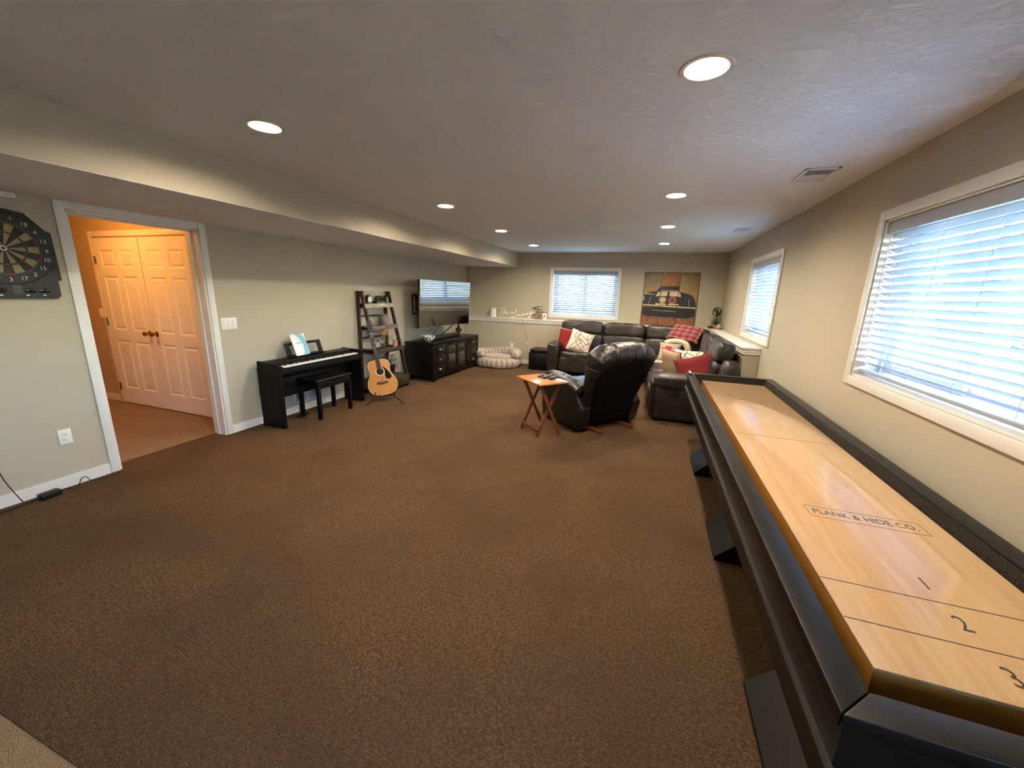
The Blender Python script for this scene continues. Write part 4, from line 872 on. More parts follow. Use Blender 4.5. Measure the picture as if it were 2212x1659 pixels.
# ------------------------------------------------------------------ cushions
def pillow(name, label, c, rot, size, m, thick=.13, m_back=None, cat='cushion'):
    t = thing(name, label, cat, c); t.rotation_euler = rot
    def surf(sg):
        def fn(u, v):
            u, v = 2*u-1, 2*v-1; e = .07
            x = u*(1-e*(1-v*v)); y = v*(1-e*(1-u*u)); h_ = (max(0, (1-u**4)*(1-v**4)))**.55*thick/2+.002
            h_ += .006*mnoise.noise(Vector((u*2.2+c[0], v*2.2, c[1])))*(1-u*u)*(1-v*v)
            return (x*size[0]/2, y*size[1]/2, sg*h_)
        return fn
    a = MB().grid(surf(1), 20, 20); a.build('front', m, t); b_ = MB().grid(surf(-1), 20, 20); b_.build('back', m_back or m, t)
    return t, surf(1)
mat('red_linen', (140, 22, 32), .85, bump=.4, bump_scale=200, var=.2, var_scale=20); mat('red_chenille', (112, 5, 9), .85, bump=.7, bump_scale=110, var=.35, var_scale=50)
mat('cream_cotton', (228, 216, 198), .85, bump=.3, bump_scale=240); mat('tan_linen', (186, 158, 132), .9, bump=.4, bump_scale=220, var=.12, var_scale=12); mat('maroon_cord', (92, 40, 40), .8); mat('red_cord', (150, 40, 44), .8); mat('cream_sherpa', (226, 208, 176), .95, bump=1., bump_scale=90); mat('grey_canvas', (186, 172, 158), .9, bump=.5, bump_scale=160, var=.12, var_scale=9); mat('red_print', (176, 44, 48), .8); mat('piping_cream', (224, 206, 190), .8)
def edge_loop(surf, n=24):
    pts = []
    for i in range(n): pts.append(surf(i/n, 0))
    for i in range(n): pts.append(surf(1, i/n))
    for i in range(n): pts.append(surf(1-i/n, 1))
    for i in range(n+1): pts.append(surf(0, 1-i/n))
    return [(p[0], p[1], 0) for p in pts]
def draw_on(surf, loops, r, name, m, parent):
    for lp in loops:
        pts = []
        for (a, b), (c_, d) in zip(lp[:-1], lp[1:]):
            for i in range(6): u, v = a+(c_-a)*i/6, b+(d-b)*i/6; q = surf(u, v); pts.append((q[0], q[1], q[2]+r*.5))
        u, v = lp[-1]; q = surf(u, v); pts.append((q[0], q[1], q[2]+r*.5)); MB().tube(pts, r, 5).build(name, m, parent)
t, sf = pillow('throw_pillow', 'plain red throw pillow with pale piping at the sectional left arm', (-1.50, 7.72, .655), Euler((PI/2-.32, .10, -.22)), (.44, .44), 'red_linen'); MB().tube(edge_loop(sf), .006, 6).build('piping', 'piping_cream', t)
t, sf = pillow('throw_pillow', 'cream throw pillow with interlocking maroon links beside the red pillow', (-1.235, 7.62, .645), Euler((PI/2-.42, .28, .10)), (.44, .44), 'cream_cotton', .14)
def link(cx, cy, L, w, ang):
    pts = [(-L, -w*.4), (-L+w*.7, -w), (L-w*.7, -w), (L, -w*.4), (L, w*.4), (L-w*.7, w), (-L+w*.7, w), (-L, w*.4), (-L, -w*.4)]; c_, s_ = math.cos(ang), math.sin(ang)
    return [(min(.97, max(.03, cx+x*c_-y*s_)), min(.97, max(.03, cy+x*s_+y*c_))) for x, y in pts]
LK = [link(.36, .30, .30, .085, .95), link(.52, .34, .30, .085, -.75), link(.30, .78, .20, .08, 1.2), link(.62, .62, .32, .085, -.5), link(.82, .30, .24, .085, .95), link(.84, .82, .16, .08, 1.2)]
draw_on(sf, LK, .0045, 'link_motif', 'maroon_cord', t); MB().tube(edge_loop(sf), .005, 6).build('piping', 'piping_cream', t)
k = NT('red_plaid'); s_ = k.sep(k.mapping())
def stripe(v, per, lo, hi, off=0.):
    f_ = k.math('FRACT', k.math('ADD', k.math('MULTIPLY', v, 1/per), off+10.)); return k.math('MULTIPLY', k.math('GREATER_THAN', f_, lo), k.math('LESS_THAN', f_, hi))
bx, by = stripe(s_[0], .115, .0, .26), stripe(s_[1], .115, .0, .26)
g = k.mix(k.math('MULTIPLY', bx, .62), lin((132, 16, 25)), lin((12, 12, 22))); g = k.mix(k.math('MULTIPLY', by, .62), g, lin((12, 12, 22)))
for lo in (-.02, .235):
    g = k.mix(k.math('MULTIPLY', stripe(s_[0], .115, .03, .075, -lo), .85), g, lin((206, 190, 190))); g = k.mix(k.math('MULTIPLY', stripe(s_[1], .115, .03, .075, -lo), .85), g, lin((206, 190, 190)))
k.set(Base_Color=g, Roughness=.9); k.bump(k.noise(k.mapping(), 200, 3), .3, .005)
t, sf = pillow('throw_pillow', 'red plaid throw pillow lying on top of the corner back cushion', (.63, 7.56, .935), Euler((.52, .10, -.35)), (.54, .46), 'red_plaid', .12)
t, sf = pillow('throw_pillow', 'rumpled grey canvas pillow with red print below the plaid pillow', (.375, 7.13, .635), Euler((PI/2-.38, .04, -.10)), (.34, .32), 'grey_canvas', .13)
for i, (x, y, r_) in enumerate(((.0, .06, .035), (.03, -.02, .05), (-.01, -.07, .045), (-.05, .07, .025), (.06, -.06, .03))):
    def dsk(u, v, x=x, y=y, r_=r_): a = 2*PI*u; rr = r_*v*(1+.25*math.sin(3*a+i)); px, py = x+rr*math.cos(a), y+rr*math.sin(a); q = sf(px/.34+.5, py/.32+.5); return (q[0], q[1], q[2]+.0015)
    MB().grid(dsk, 18, 3, wrap_u=True).build('printed_motif', 'red_print', t)
t = thing('plush_cushion', 'cream plush neck cushion between the plaid and grey pillows', 'cushion', (.50, 7.28, .745)); t.rotation_euler = (.3, 0, -.15)
MB().tube(spline([(-.19, -.03, .02), (-.14, .0, .05), (0, .03, .055), (.13, .0, .03), (.18, -.05, -.05), (.17, -.06, -.12)], 6), [.02]+[.05]*29+[.02], 14).build('roll', 'cream_sherpa', t); MB().tube(spline([(.17, -.07, -.12), (.19, -.11, -.17), (.16, -.12, -.24)], 5), .012, 8).build('tie', 'black_rubber', t)
t = thing('folded_throw', 'grey throw blanket crumpled on the sectional seat under the print pillow', 'blanket', (.30, 7.02, .475))
MB().grid(lambda u, v: ((u-.5)*.52, (v-.5)*.30, .008+.02*abs(math.sin(u*9+v*3))*math.sin(PI*u)*math.sin(PI*v)+.012*mnoise.noise(Vector((u*6, v*6, 1)))), 26, 16).build('cloth', 'grey_canvas', t)
t, sf = pillow('throw_pillow', 'tan linen pillow with red and cream edging standing on the sectional', (.37, 5.98, .625), Euler((PI/2+.22, .05, -.95)), (.40, .40), 'tan_linen', .12, 'cream_cotton'); MB().tube(edge_loop(sf), .007, 6).build('edging', 'red_cord', t)
t, sf = pillow('throw_pillow', 'pale pillow with red line motif behind the tan pillow', (.62, 6.35, .60), Euler((.95, .0, -.15)), (.44, .42), 'cream_cotton', .13)
draw_on(sf, LK, .0045, 'link_motif', 'red_cord', t)
t, sf = pillow('throw_pillow', 'large deep red chenille pillow leaning by the sectional near arm', (.70, 5.66, .60), Euler((1.0, -.30, .12)), (.56, .46), 'red_chenille', .17)

# ------------------------------------------------------------------ recliner seen from behind
mat('cherry_leg', (112, 62, 38), .35, coat=.3)
CH = thing('recliner_chair', 'black leather rocker recliner turned away towards the television', 'armchair', (-.60, 4.80, 0), math.radians(49.5))
RL = 'recliner_leather'
MB().rbox(-.30, -.36, .10, .30, .34, .30, .04, 3).build('base', 'recliner_back', CH)
MB().puff((0, .08, .40), (.56, .62, .20), 4.5, 12, (.05, 0, 0), wr(51., .012)).build('seat_cushion', RL, CH)
MB().puff((0, .42, .30), (.55, .12, .34), 4.5, 10, (.1, 0, 0), wr(52., .012)).build('footrest', RL, CH)
for s_ in (-1, 1):
    m = MB(); pr = [(-.34, .03), (.36, .03), (.40, .20), (.38, .46), (.20, .52), (-.10, .50), (-.30, .42), (-.40, .30)]
    m.prism(pr, s_*.395-.075, s_*.395+.075, 'x')
    bmx = bmesh.new(); vv = [bmx.verts.new(p) for p in m.v]
    for f in m.f: bmx.faces.new([vv[i] for i in f])
    bmesh.ops.recalc_face_normals(bmx, faces=bmx.faces[:]); bmesh.ops.bevel(bmx, geom=bmx.edges[:], offset=.03, segments=3, profile=.6, affect='EDGES'); bmx.verts.index_update()
    m2 = MB().add([x.co[:] for x in bmx.verts], [[x.index for x in f.verts] for f in bmx.faces]); bmx.free(); ar = m2.build('arm', RL, CH)
    m = MB(); m.tube(spline([(s_*.395, -.30, .455), (s_*.395, -.10, .52), (s_*.395, .12, .545), (s_*.395, .30, .535), (s_*.395, .40, .47), (s_*.395, .425, .36)], 5), [.05]+[.085]*24+[.05], 14); m.v = [(s_*.395+(x-s_*.395)*1.12, y, z) for x, y, z in m.v]; m.build('arm_pad', RL, ar)
LEAN = .34
bk_ = Matrix.Translation((0, -.33, .30)) @ Matrix.Rotation(LEAN, 4, 'X')
m = MB(); m.T = bk_
m.prism([(-.27, -.16), (.27, -.16), (.34, .20), (.385, .50), (.38, .575), (-.38, .575), (-.385, .50), (-.34, .20)], -.065, -.02, 'y'); pn = m.build('back_panel', 'recliner_back', CH)
m = MB(); m.T = bk_; m.bar((-.33, -.068, .0), (.33, -.068, .0), .004, .012, (0, 0, 1)); m.build('panel_seam', 'stitch', pn)
hp = spline([(-.305, .0, -.04), (-.325, .0, .14), (-.345, .0, .32), (-.362, .0, .47), (-.335, .0, .592), (-.22, .0, .632), (0, .0, .645), (.22, .0, .632), (.335, .0, .592), (.362, .0, .47), (.345, .0, .32), (.325, .0, .14), (.305, .0, -.04)], 14)
rr_ = []
for i, p in enumerate(hp):
    top = max(0., min(1., (p.z-.34)/.24)); r_ = .080+.045*top; r_ *= 1+.035*math.sin(i*1.9)*(1 if p.z < .5 else .45)+.012*math.sin(i*.73)
    for sx_ in (-.19, .19):
        if p.z > .5: r_ *= 1-.16*math.exp(-((p.x-sx_)/.018)**2)
    rr_.append(r_*(.5 if i in (0, len(hp)-1) else 1))
m = MB(); m.tube(hp, rr_, 18); m.v = [(x+.004*mnoise.noise(Vector((x*30, y*20, z*30))), .055+y*1.12+.006*mnoise.noise(Vector((x*22, y*9, z*22))), z) for x, y, z in m.v]; m.v = [tuple(bk_ @ Vector(p)) for p in m.v]; m.build('head_roll', RL, CH)
for z, w_ in ((.38, .74), (.17, .70)):
    m = MB(); m.T = bk_; m.puff((0, .10, z), (w_, .22, .27), 3.6, 14, (0, 0, 0), wr(70+z, .02, 4., 8.)); m.build('back_pillow', RL, CH)
m = MB(); m.rbox(.455, -.10, .30, .475, -.05, .36, .006); m.tube([(.47, -.08, .34), (.50, -.02, .36), (.50, .08, .37)], [.012, .012, .014], 8); m.build('recline_lever', 'black_plastic', CH)
for s_ in (-1, 1):
    m = MB(); m.bar((s_*.24, -.50, .022), (s_*.24, .30, .022), .045, .04, (0, 0, 1)); m.bar((s_*.24, .0, .03), (s_*.24, .0, .12), .05, .05, (0, 1, 0)); m.build('rocker_rail', 'cherry_leg', CH)

# ------------------------------------------------------------------ folding tray table and remotes
k = NT('tray_wood'); a = k.noise(k.mapping(scale=(2, 16, 16)), 4, 4, .6); k.set(Base_Color=k.mix(k.rng(a, .35, .65), lin((186, 116, 62)), lin((206, 138, 82))), Roughness=.22); k.b.inputs['Coat Weight'].default_value = .6; k.b.inputs['Coat Roughness'].default_value = .08
mat('tray_leg', (120, 66, 40), .35, coat=.3, var=.2, var_scale=8)
t = thing('tray_table', 'folding wooden tray table beside the recliner', 'table', (-1.068, 4.148, 0), math.atan2(-.654, .756))
# local x = long side, y = depth
MB().rbox(-.245, -.19, .600, .245, .19, .620, .006).build('top', 'tray_wood', t)
for sx in (-1, 1):
    x = sx*.165
    for sy in (-1, 1):
        xx = x+(.011 if sy > 0 else -.011); MB().bar((xx, sy*.145, .0), (xx, -sy*.135, .592), .022, .032, (0, 1, 0)).build('leg', 'tray_leg', t)
    MB().cyl((x-.026, 0, .30), (x+.026, 0, .30), .006, n=8).build('pivot', 'nickel', t)
for y, z in ((-.137, .075),): MB().rbox(-.165, y-.008, z-.02, .165, y+.008, z+.02, .003).build('stretcher', 'tray_leg', t)
for y in (-.125, .125): MB().rbox(-.20, y-.014, .578, .20, y+.014, .601, .003).build('cleat', 'tray_leg', t)
mat('remote_top', (44, 42, 42), .4); mat('remote_button', (110, 110, 112), .5)
ux, uy = Vector((.756, -.654, 0)), Vector((.654, .756, 0)); o_ = Vector((-1.068, 4.148, .62))
def remote(lab, a, b, ang, L, w_, h_, nb):
    p = o_+ux*a+uy*b; t = thing('remote_control', lab, 'remote', p, math.atan2(-.654, .756)+ang, 'remotes on the tray table')
    MB().rbox(-w_/2, -L/2, 0, w_/2, L/2, h_, .005).build('case', 'black_plastic', t); MB().rbox(-w_/2+.004, -L/2+.006, h_-.001, w_/2-.004, L/2-.006, h_+.0015, .002).build('face', 'remote_top', t)
    bt = MB().rbox(-.005, -.0035, 0, .005, .0035, .0025, .001, 1).mesh('button', 'remote_button')
    for i in range(nb):
        for j in (-1, 0, 1): put('button', bt, t, (j*w_*.27, -L/2+.022+i*(L-.045)/max(1, nb-1), h_+.001))
remote('slim black remote nearest the free edge of the tray table', -.10, .05, .75, .15, .042, .016, 5)
remote('black remote with pale keypad lying second on the tray table', -.03, .08, .70, .17, .046, .018, 6)
remote('black remote lying third in the tray row by the recliner', .055, .11, .60, .15, .05, .022, 4)
remote('long black remote at the far edge of the tray table', -.06, .155, .80, .17, .046, .018, 6)
# ------------------------------------------------------------------ car picture on the far wall
def m_print(name, ctop, cbot, z0, z1, seed):
    k = NT(name); v = k.mapping(loc=(seed, 0, 0)); s_ = k.sep(k.mapping()); a = k.noise(k.mapping(scale=(1, 1, 3), loc=(seed, 0, 0)), 12, 5, .65); b = k.noise(v, 45, 4, .7)
    f_ = k.rng(k.math('ADD', s_[2], k.math('MULTIPLY', k.math('SUBTRACT', a, .5), .18)), z0, z1); g = k.mix(f_, lin(cbot), lin(ctop)); g = k.mix(k.rng(b, .42, .62, 0, .5), g, tuple(x*.5 for x in lin(ctop)))
    k.set(Base_Color=k.mix(k.rng(a, .5, .7, 0, .4), g, lin((206, 176, 122))), Roughness=.55)
PW, PH = 1.0, 1.0
t = thing('wall_picture', 'square rustic plank picture of a dark striped car leaning above the sectional', 'picture', (.33, 8.415, .992)); t.rotation_euler = (-.012, 0, 0)
MB().rbox(-.50, .0, 0, .50, .022, 1.03, .003).build('backing', 'dark_wood', t)
m_print('plank_grey', (118, 106, 84), (188, 148, 90), .45, .85, 1.); m_print('plank_orange', (142, 92, 50), (128, 84, 54), .4, .8, 5.); m_print('plank_tan', (132, 112, 76), (184, 146, 90), .45, .85, 9.); m_print('plank_brick', (72, 44, 40), (146, 88, 62), .06, .24, 3.)
pm = {0: 'plank_grey', 1: 'plank_orange', 2: 'plank_tan'}
edges = ((-.495, -.175), (-.168, .152), (.160, .495))
for i, (a, b) in enumerate(edges):
    MB().rbox(a, -.010, .215, b, .001, 1.022, .003).build('plank', pm[i], t); MB().rbox(a+.002, -.010, .006, b-.001, .001, .213, .003).build('plank', 'plank_brick', t)
mat('print_navy', (22, 25, 35), .5, var=.3, var_scale=10); mat('print_black', (20, 18, 20), .5); mat('print_cream', (204, 186, 148), .5, var=.12, var_scale=14); mat('print_chrome', (190, 186, 180), .5); mat('print_lamp', (206, 164, 124), .5, var=.3, var_scale=30); mat('print_red_lamp', (168, 96, 84), .5, var=.4, var_scale=30); mat('print_maroon', (70, 40, 40), .6)
def flat(name, m, pts, lay):
    MB().prism(pts, -.0102-lay*.0006, -.0098, 'y').build(name, m, t)
flat('printed_shadow', 'print_black', [(-.49, .22), (-.40, .175), (.36, .16), (.485, .20), (.49, .36), (-.495, .36)], 1)
flat('printed_body', 'print_navy', [(-.492, .37), (-.492, .62), (-.33, .655), (-.24, .665), (.20, .655), (.30, .635), (.40, .60), (.46, .52), (.49, .40), (.49, .34)], 2)
flat('printed_windshield', 'print_black', [(-.25, .665), (-.20, .745), (-.15, .765), (.13, .765), (.16, .74), (.165, .685), (.0, .672)], 3)
flat('printed_cowl', 'print_chrome', [(-.17, .686), (.14, .682), (.14, .672), (-.17, .676)], 4)
for pts in ([(-.265, .57), (-.225, .645), (-.185, .658), (-.18, .57)], [(-.172, .575), (-.165, .66), (-.045, .66), (-.055, .575)], [(-.012, .575), (-.005, .658), (.148, .658), (.142, .572)], [(.152, .57), (.158, .655), (.19, .62), (.205, .565)]): flat('printed_stripe', 'print_cream', pts, 4)
for cx, m_, r_ in ((-.125, 'print_lamp', .065), (.055, 'print_red_lamp', .074)):
    flat('printed_lamp', m_, [(cx+r_*math.cos(a*PI/12), .50+r_*.92*math.sin(a*PI/12)) for a in range(24)], 4); flat('printed_lamp_core', 'print_maroon' if m_ == 'print_red_lamp' else 'print_cream', [(cx+r_*.5*math.cos(a*PI/10), .50+r_*.45*math.sin(a*PI/10)) for a in range(20)], 5)
for a, b in ((-.25, -.185), (-.178, -.055), (-.015, .135), (.142, .175)): flat('printed_grille', 'print_cream', [(a, .405), (b, .403), (b, .432), (a, .434)], 4)
for a, b, z in ((-.495, -.183, .388), (-.172, .146, .372), (.156, .488, .362)): flat('printed_bumper', 'print_cream', [(a, z), (b, z-.010), (b, z+.014), (a, z+.022)], 4)
flat('printed_lip', 'print_chrome', [(-.30, .292), (.14, .280), (.14, .287), (-.30, .299)], 4)
for a, b in (((-.38, .40), (-.355, .55)), ((.37, .36), (.35, .52))): MB().bar((a[0], -.0125, a[1]), (b[0], -.0125, b[1]), .006, .002, (0, 1, 0)).build('printed_crease', 'print_chrome', t)
flat('printed_fender', 'print_chrome', [(-.492, .605), (-.28, .60), (-.28, .608), (-.492, .625)], 4); flat('printed_headlamp', 'print_cream', [(-.494, .46), (-.47, .50), (-.475, .56), (-.494, .59)], 4)
for s_, x, w_ in (('EAT MY DUST', -.335, .29), ('REV UP', -.01, .21), ('RIDE FREE', .33, .28)):
    tm = text_mb(s_, .05, .0003); ww = max(p[0] for p in tm.v)-min(p[0] for p in tm.v)
    moved(tm, Matrix.Translation((x, -.0106, .985)) @ Matrix.Rotation(PI/2, 4, 'X') @ Matrix.Diagonal((w_/ww, 1, 1, 1))); tm.build('lettering', 'print_black', t)

# ------------------------------------------------------------------ things on the ledges
mat('candle_wax', (232, 224, 206), .5); mat('wick', (40, 36, 30), .9); mat('wire_cream', (238, 230, 210), .5); mat('eucalyptus', (66, 92, 72), .6, var=1, rgb2=(96, 118, 98), var_scale=30); mat('twine', (170, 130, 80), .9); mat('frame_pink', (196, 160, 132), .6, var=.4, var_scale=40, rgb2=(120, 84, 70)); mat('card_white', (236, 234, 226), .5)
LZ = .992
t = thing('pillar_candle', 'thick white pillar candle at the left end of the far ledge', 'candle', (-3.36, 8.33, LZ))
MB().lathe([(0, 0), (.068, 0), (.07, .006), (.07, .175), (.062, .198), (.045, .205), (0, .203)], 28).build('wax', 'candle_wax', t); MB().cyl((0, 0, .2), (.002, 0, .214), .0015, n=6).build('wick', 'wick', t)
# handwriting sign in bent wire
t = thing('wire_word_sign', 'bent cream wire sign in flowing script on the far ledge', 'sign', (-2.80, 8.33, LZ))
def wire(pts, name='script_stroke', r=.0075): MB().tube(spline([(x, 0, z) for x, z in pts], 5), r, 6).build(name, 'wire_cream', t)
wire([(-.42, .185), (-.36, .20), (-.30, .212)]); wire([(-.345, .205), (-.37, .14), (-.40, .085), (-.425, .07)])                       # T
wire([(-.275, .215), (-.30, .15), (-.325, .085), (-.30, .125), (-.275, .14), (-.27, .12), (-.285, .09), (-.26, .10), (-.235, .125), (-.215, .14), (-.225, .115), (-.24, .10), (-.22, .085), (-.19, .10), (-.165, .125)])   # he
wire([(-.08, .12), (-.105, .135), (-.12, .118), (-.09, .10), (-.04, .12), (.0, .165), (.01, .185), (-.005, .18), (-.035, .12), (-.07, .05), (-.115, .0), (-.135, .02), (-.10, .03), (-.05, .02), (.0, .045)])                 # L
wire([(.0, .045), (.03, .085), (.05, .09), (.035, .07), (.04, .05), (.06, .055), (.075, .085), (.07, .06), (.085, .05), (.11, .06), (.125, .09), (.12, .065), (.14, .07), (.16, .105), (.175, .115), (.165, .09), (.18, .075), (.205, .085), (.225, .12), (.215, .09), (.235, .10), (.25, .13), (.25, .10), (.275, .105), (.30, .14), (.325, .145), (.31, .115), (.33, .11), (.35, .15), (.33, .08), (.30, .015), (.28, .0), (.29, .03), (.33, .085), (.375, .12), (.40, .155), (.425, .185), (.415, .15), (.435, .135), (.415, .12), (.395, .125)])
for x, z in ((-.355, .105), (-.112, .003), (.288, .003)): wire([(x, z), (x, .0)], 'stand_wire', .003)
wire([(-.36, .003), (-.1, .003), (.1, .003), (.30, .003)], 'base_wire', .003)
t = thing('eucalyptus_vase', 'bottle vase of eucalyptus leaves on the far ledge by the window', 'vase', (-2.33, 8.31, LZ))
MB().lathe([(0, 0), (.036, 0), (.04, .02), (.038, .08), (.018, .105), (.016, .14), (.020, .145), (.014, .145), (.012, .105), (.033, .075), (.034, .01), (0, .006)], 20).build('bottle', 'clear_glass', t); MB().lathe([(.0395, .04), (.041, .045), (.041, .075), (.0385, .08)], 20, caps=False).build('twine_wrap', 'twine', t)
m = MB()
for i in range(26):
    a, r_ = i*2.4, .03+.075*((i*7) % 10)/10; p = (r_*math.cos(a)*1.1+.02, r_*math.sin(a)*.6, .19+.10*((i*3) % 8)/8); m.tube([(0, 0, .13), p], [.0015, .001], 4); leaf(m, p, (math.cos(a), math.sin(a)*.6, .3), .055, .022)
m.build('leaf_spray', 'eucalyptus', t, kind='stuff')
def block(name, lab, x, y, rz, m_, m2):
    t = thing(name, lab, 'decoration', (x, y, LZ), rz); MB().rbox(-.04, -.018, 0, .04, .018, .135, .003).build('block', m_, t)
    q = MB(); 
    for i in range(3): q.puff((-.012+.012*i, -.0185, .045+.022*i), (.024, .003, .022), 2., 4)
    q.build('motif', m2, t)
block('wood_block', 'small reddish picture block left of the white card on the far ledge', -2.235, 8.29, .08, 'frame_pink', 'maroon_cord'); block('photo_card', 'small white card block with dark motif beside the far window', -2.145, 8.285, -.05, 'card_white', 'black_plastic')
t = thing('string_light_cord', 'thin pale cord hanging down the far half wall to the floor', 'cord', (-2.55, 8.262, 0))
MB().tube(spline([(-.07, -.022, .99), (-.065, -.036, .96), (-.06, -.03, .90), (-.045, -.003, .84), (.0, -.003, .70), (.045, -.003, .55), (.05, -.003, .42), (.06, -.003, .30), (.055, -.004, .10), (.05, -.02, .01)], 6), .0035, 6).build('cable', 'twine', t); MB().rbox(.038, -.012, .44, .058, .0, .50, .003).build('inline_switch', 'plate_white', t)
# corner group
mat('iron_black', (24, 22, 22), .5, metal=.6); mat('fern_green', (40, 62, 40), .6, var=1, rgb2=(58, 84, 50), var_scale=30); mat('pale_stone', (186, 178, 156), .6, var=.5, var_scale=25, rgb2=(140, 140, 110))
t = thing('orbit_sculpture', 'black iron ring sphere standing behind the potted fern', 'sculpture', (1.19, 8.36, LZ), .5)
def ring_(ax, r_, wd):
    m = MB().at((0, 0, .315), ax); m.lathe([(r_, -wd), (r_, wd), (r_-.006, wd), (r_-.006, -wd)], 36, closed=True); m.build('ring', 'iron_black', t)
ring_((PI/2, 0, 0), .085, .008); ring_((PI/2, 0, .95), .078, .008); ring_((.6, .5, 0), .072, .007); MB().cyl((0, 0, 0), (0, 0, .23), .006, n=8).build('stem', 'iron_black', t); MB().lathe([(0, 0), (.045, 0), (.045, .008), (.01, .014), (0, .014)], 20).build('foot', 'iron_black', t)
t = thing('potted_fern', 'bushy dark fern in a small terracotta pot in the ledge corner', 'plant', (1.185, 8.25, LZ))
MB().lathe([(0, 0), (.030, 0), (.040, .055), (.045, .056), (.045, .07), (.038, .07), (.036, .055), (0, .055)], 20).build('pot', 'terracotta', t)
m = MB()
for i in range(60):
    a = i*2.39996; r_ = .05+.085*((i*13) % 17)/17; z = .09+.11*((i*5) % 11)/11; p = Vector((r_*math.cos(a)*.75, r_*math.sin(a)*.7, z)); m.tube([(0, 0, .06), (p.x*.5, p.y*.5, z*.95), p], [.0015, .0013, .0008], 4)
    for j in range(4): leaf(m, p*(.55+.13*j)+Vector((0, 0, .02)), (math.cos(a+(-1)**j*.9), math.sin(a+(-1)**j*.9), .15), .032, .007)
m.build('fronds', 'fern_green', t, kind='stuff')
t = thing('digital_clock', 'small black box clock on the ledge beside the fern pot', 'clock', (1.105, 8.28, LZ), .2); MB().rbox(-.04, -.02, 0, .04, .02, .05, .004).build('case', 'black_plastic', t); MB().rbox(-.034, -.0215, .008, .034, -.0195, .042, .002).build('display', 'tv_screen', t)
t = thing('stone_ornament', 'pale carved stone ornament on a slab in front of the fern', 'ornament', (1.215, 8.08, LZ), -.3); MB().rbox(-.06, -.05, 0, .06, .05, .014, .004).build('slab', 'pale_stone', t); MB().puff((0, 0, .055), (.085, .06, .085), 2.4, 8, (0, 0, 0), wr(90., .06)).build('carving', 'pale_stone', t)

# ------------------------------------------------------------------ electronic dartboard
mat('dart_black', (14, 14, 14), .45); mat('dart_shell', (30, 30, 31), .5, bump=.2, bump_scale=200); mat('dart_tan', (150, 134, 96), .7); mat('dart_red', (120, 34, 30), .6); mat('dart_green', (26, 70, 52), .6); mat('dart_white', (216, 214, 208), .6); mat('lcd', (10, 11, 12), .15)
t = thing('electronic_dartboard', 'black electronic dartboard hanging on the left wall beside the doorway', 'dartboard', (XL, 1.43, 1.735), PI/2)
# local x to the right on the wall, -y into the room
oc = [(.255*math.cos(a), .255*math.sin(a)) for a in [math.radians(x) for x in range(-20, 201, 10)]]
sh = [(-.225, -.32), (-.205, -.325), (.205, -.325), (.225, -.305), (.225, -.20), (.245, -.20), (.243, -.05), (.240, .125), (.215, .135), (.13, .235), (.05, .25), (-.05, .25), (-.13, .235), (-.215, .135), (-.240, .125), (-.243, -.05), (-.245, -.20), (-.225, -.20)]
MB().prism(sh, -.035, 0, 'y').build('housing', 'dart_shell', t)
seg = [20, 1, 18, 4, 13, 6, 10, 15, 2, 17, 3, 19, 7, 16, 8, 11, 14, 9, 12, 5]
MB().at((0, -.035, 0), (PI/2, 0, 0)).lathe([(0, .003), (.228, .003), (.232, 0)], 48).build('number_ring', 'dart_black', t)
def sector(i, r0, r1): a0, a1 = PI/2-(i-.47)*PI/10, PI/2-(i+.47)*PI/10; n_ = 4; P_ = [(r*math.cos(a0+(a1-a0)*q/n_), r*math.sin(a0+(a1-a0)*q/n_)) for r, o in ((r0, 0), (r1, 1)) for q in range(n_+1)]; return P_[:n_+1]+P_[n_+1:][::-1]
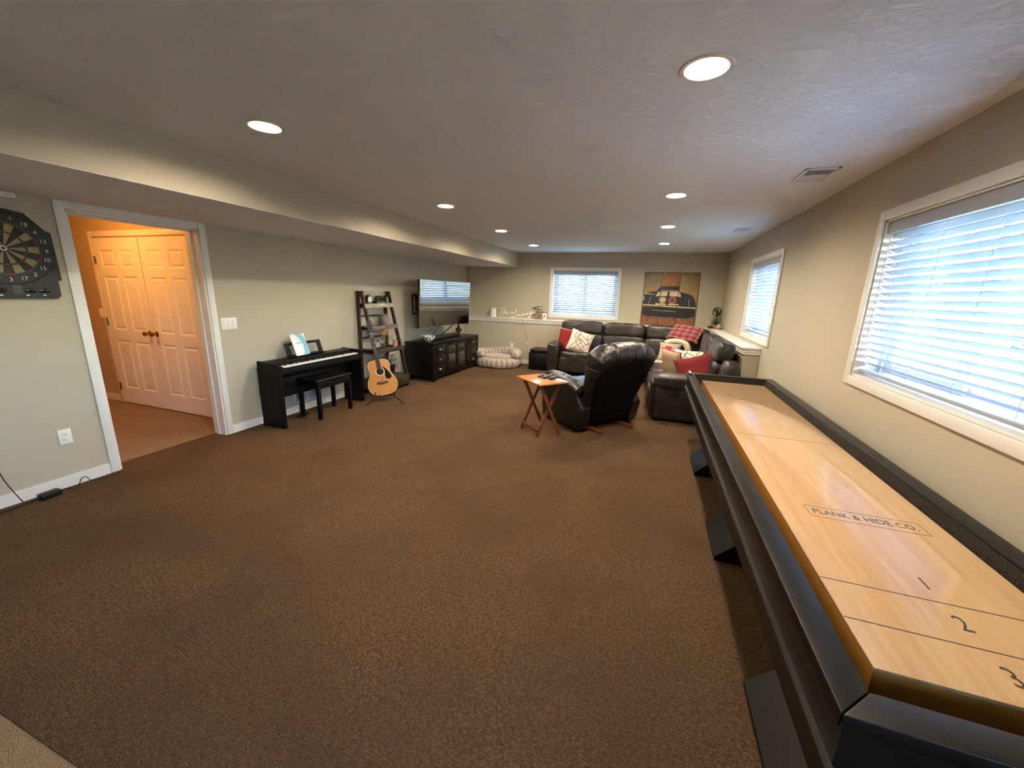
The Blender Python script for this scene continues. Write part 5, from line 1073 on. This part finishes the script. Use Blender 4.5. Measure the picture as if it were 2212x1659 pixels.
for i, num in enumerate(seg):
    for r0, r1, m_ in ((.022, .098, 0), (.099, .107, 1), (.109, .160, 0), (.161, .171, 1)):
        mm = (('dart_black', 'dart_red'), ('dart_tan', 'dart_green'))[i % 2][m_]; MB().prism(sector(i, r0, r1), -.042, -.037, 'y').build('segment', mm, t)
    a = PI/2-i*PI/10; tm = text_mb(str(num), .036, .0004); moved(tm, Matrix.Translation((.200*math.cos(a), -.0388, .200*math.sin(a))) @ Matrix.Rotation(PI/2, 4, 'X')); tm.build('number', 'dart_white', t)
MB().at((0, -.037, 0), (PI/2, 0, 0)).lathe([(.010, .004), (.017, .006), (.018, .0)], 20, caps=False).build('outer_bull', 'dart_white', t); MB().at((0, -.037, 0), (PI/2, 0, 0)).lathe([(0, .005), (.009, .005), (.010, 0)], 16).build('bull', 'dart_red', t)
for x0, x1 in ((-.19, -.12), (-.105, -.03), (.05, .10), (.115, .17)): MB().rbox(x0, -.037, -.283, x1, -.034, -.258, .002).build('score_display', 'lcd', t)
for i, x in enumerate((-.17, -.11, -.06, .01, .06, .09, .14, .17)): MB().puff((x, -.0365, -.302), (.018, .006, .010), 2.5, 4).build('button', ('dart_white', 'dart_red', 'dart_white', 'dart_green')[i % 4], t)
m = MB()
for i in range(5): m.box(.0, -.0362, -.290+i*.012, .04, -.0348, -.287+i*.012)
m.build('legend_print', 'print_grey', t)
t = thing('dartboard_adapter', 'black power adapter with loose cord by the left baseboard', 'adapter', (XL+.095, 1.33, 0), .12)
MB().rbox(-.03, -.055, 0, .03, .055, .045, .008).build('brick', 'black_plastic', t)
MB().tube(spline([(0, -.055, .02), (-.01, -.10, .015), (-.02, -.2, .008), (-.03, -.35, .006)], 5), .004, 6).build('cable', 'black_rubber', t)
MB().tube(spline([(0, .055, .03), (.0, .10, .015), (.01, .15, .006), (-.02, .20, .05), (-.02, .23, .045), (.0, .25, .006), (.02, .33, .006), (.03, .42, .006)], 5), .003, 6).build('cable', 'black_rubber', t)
MB().tube(spline([(-.045, -.19, .42), (-.04, -.18, .25), (-.035, -.15, .12), (-.03, -.12, .02)], 5), .003, 6).build('cable', 'black_rubber', t)
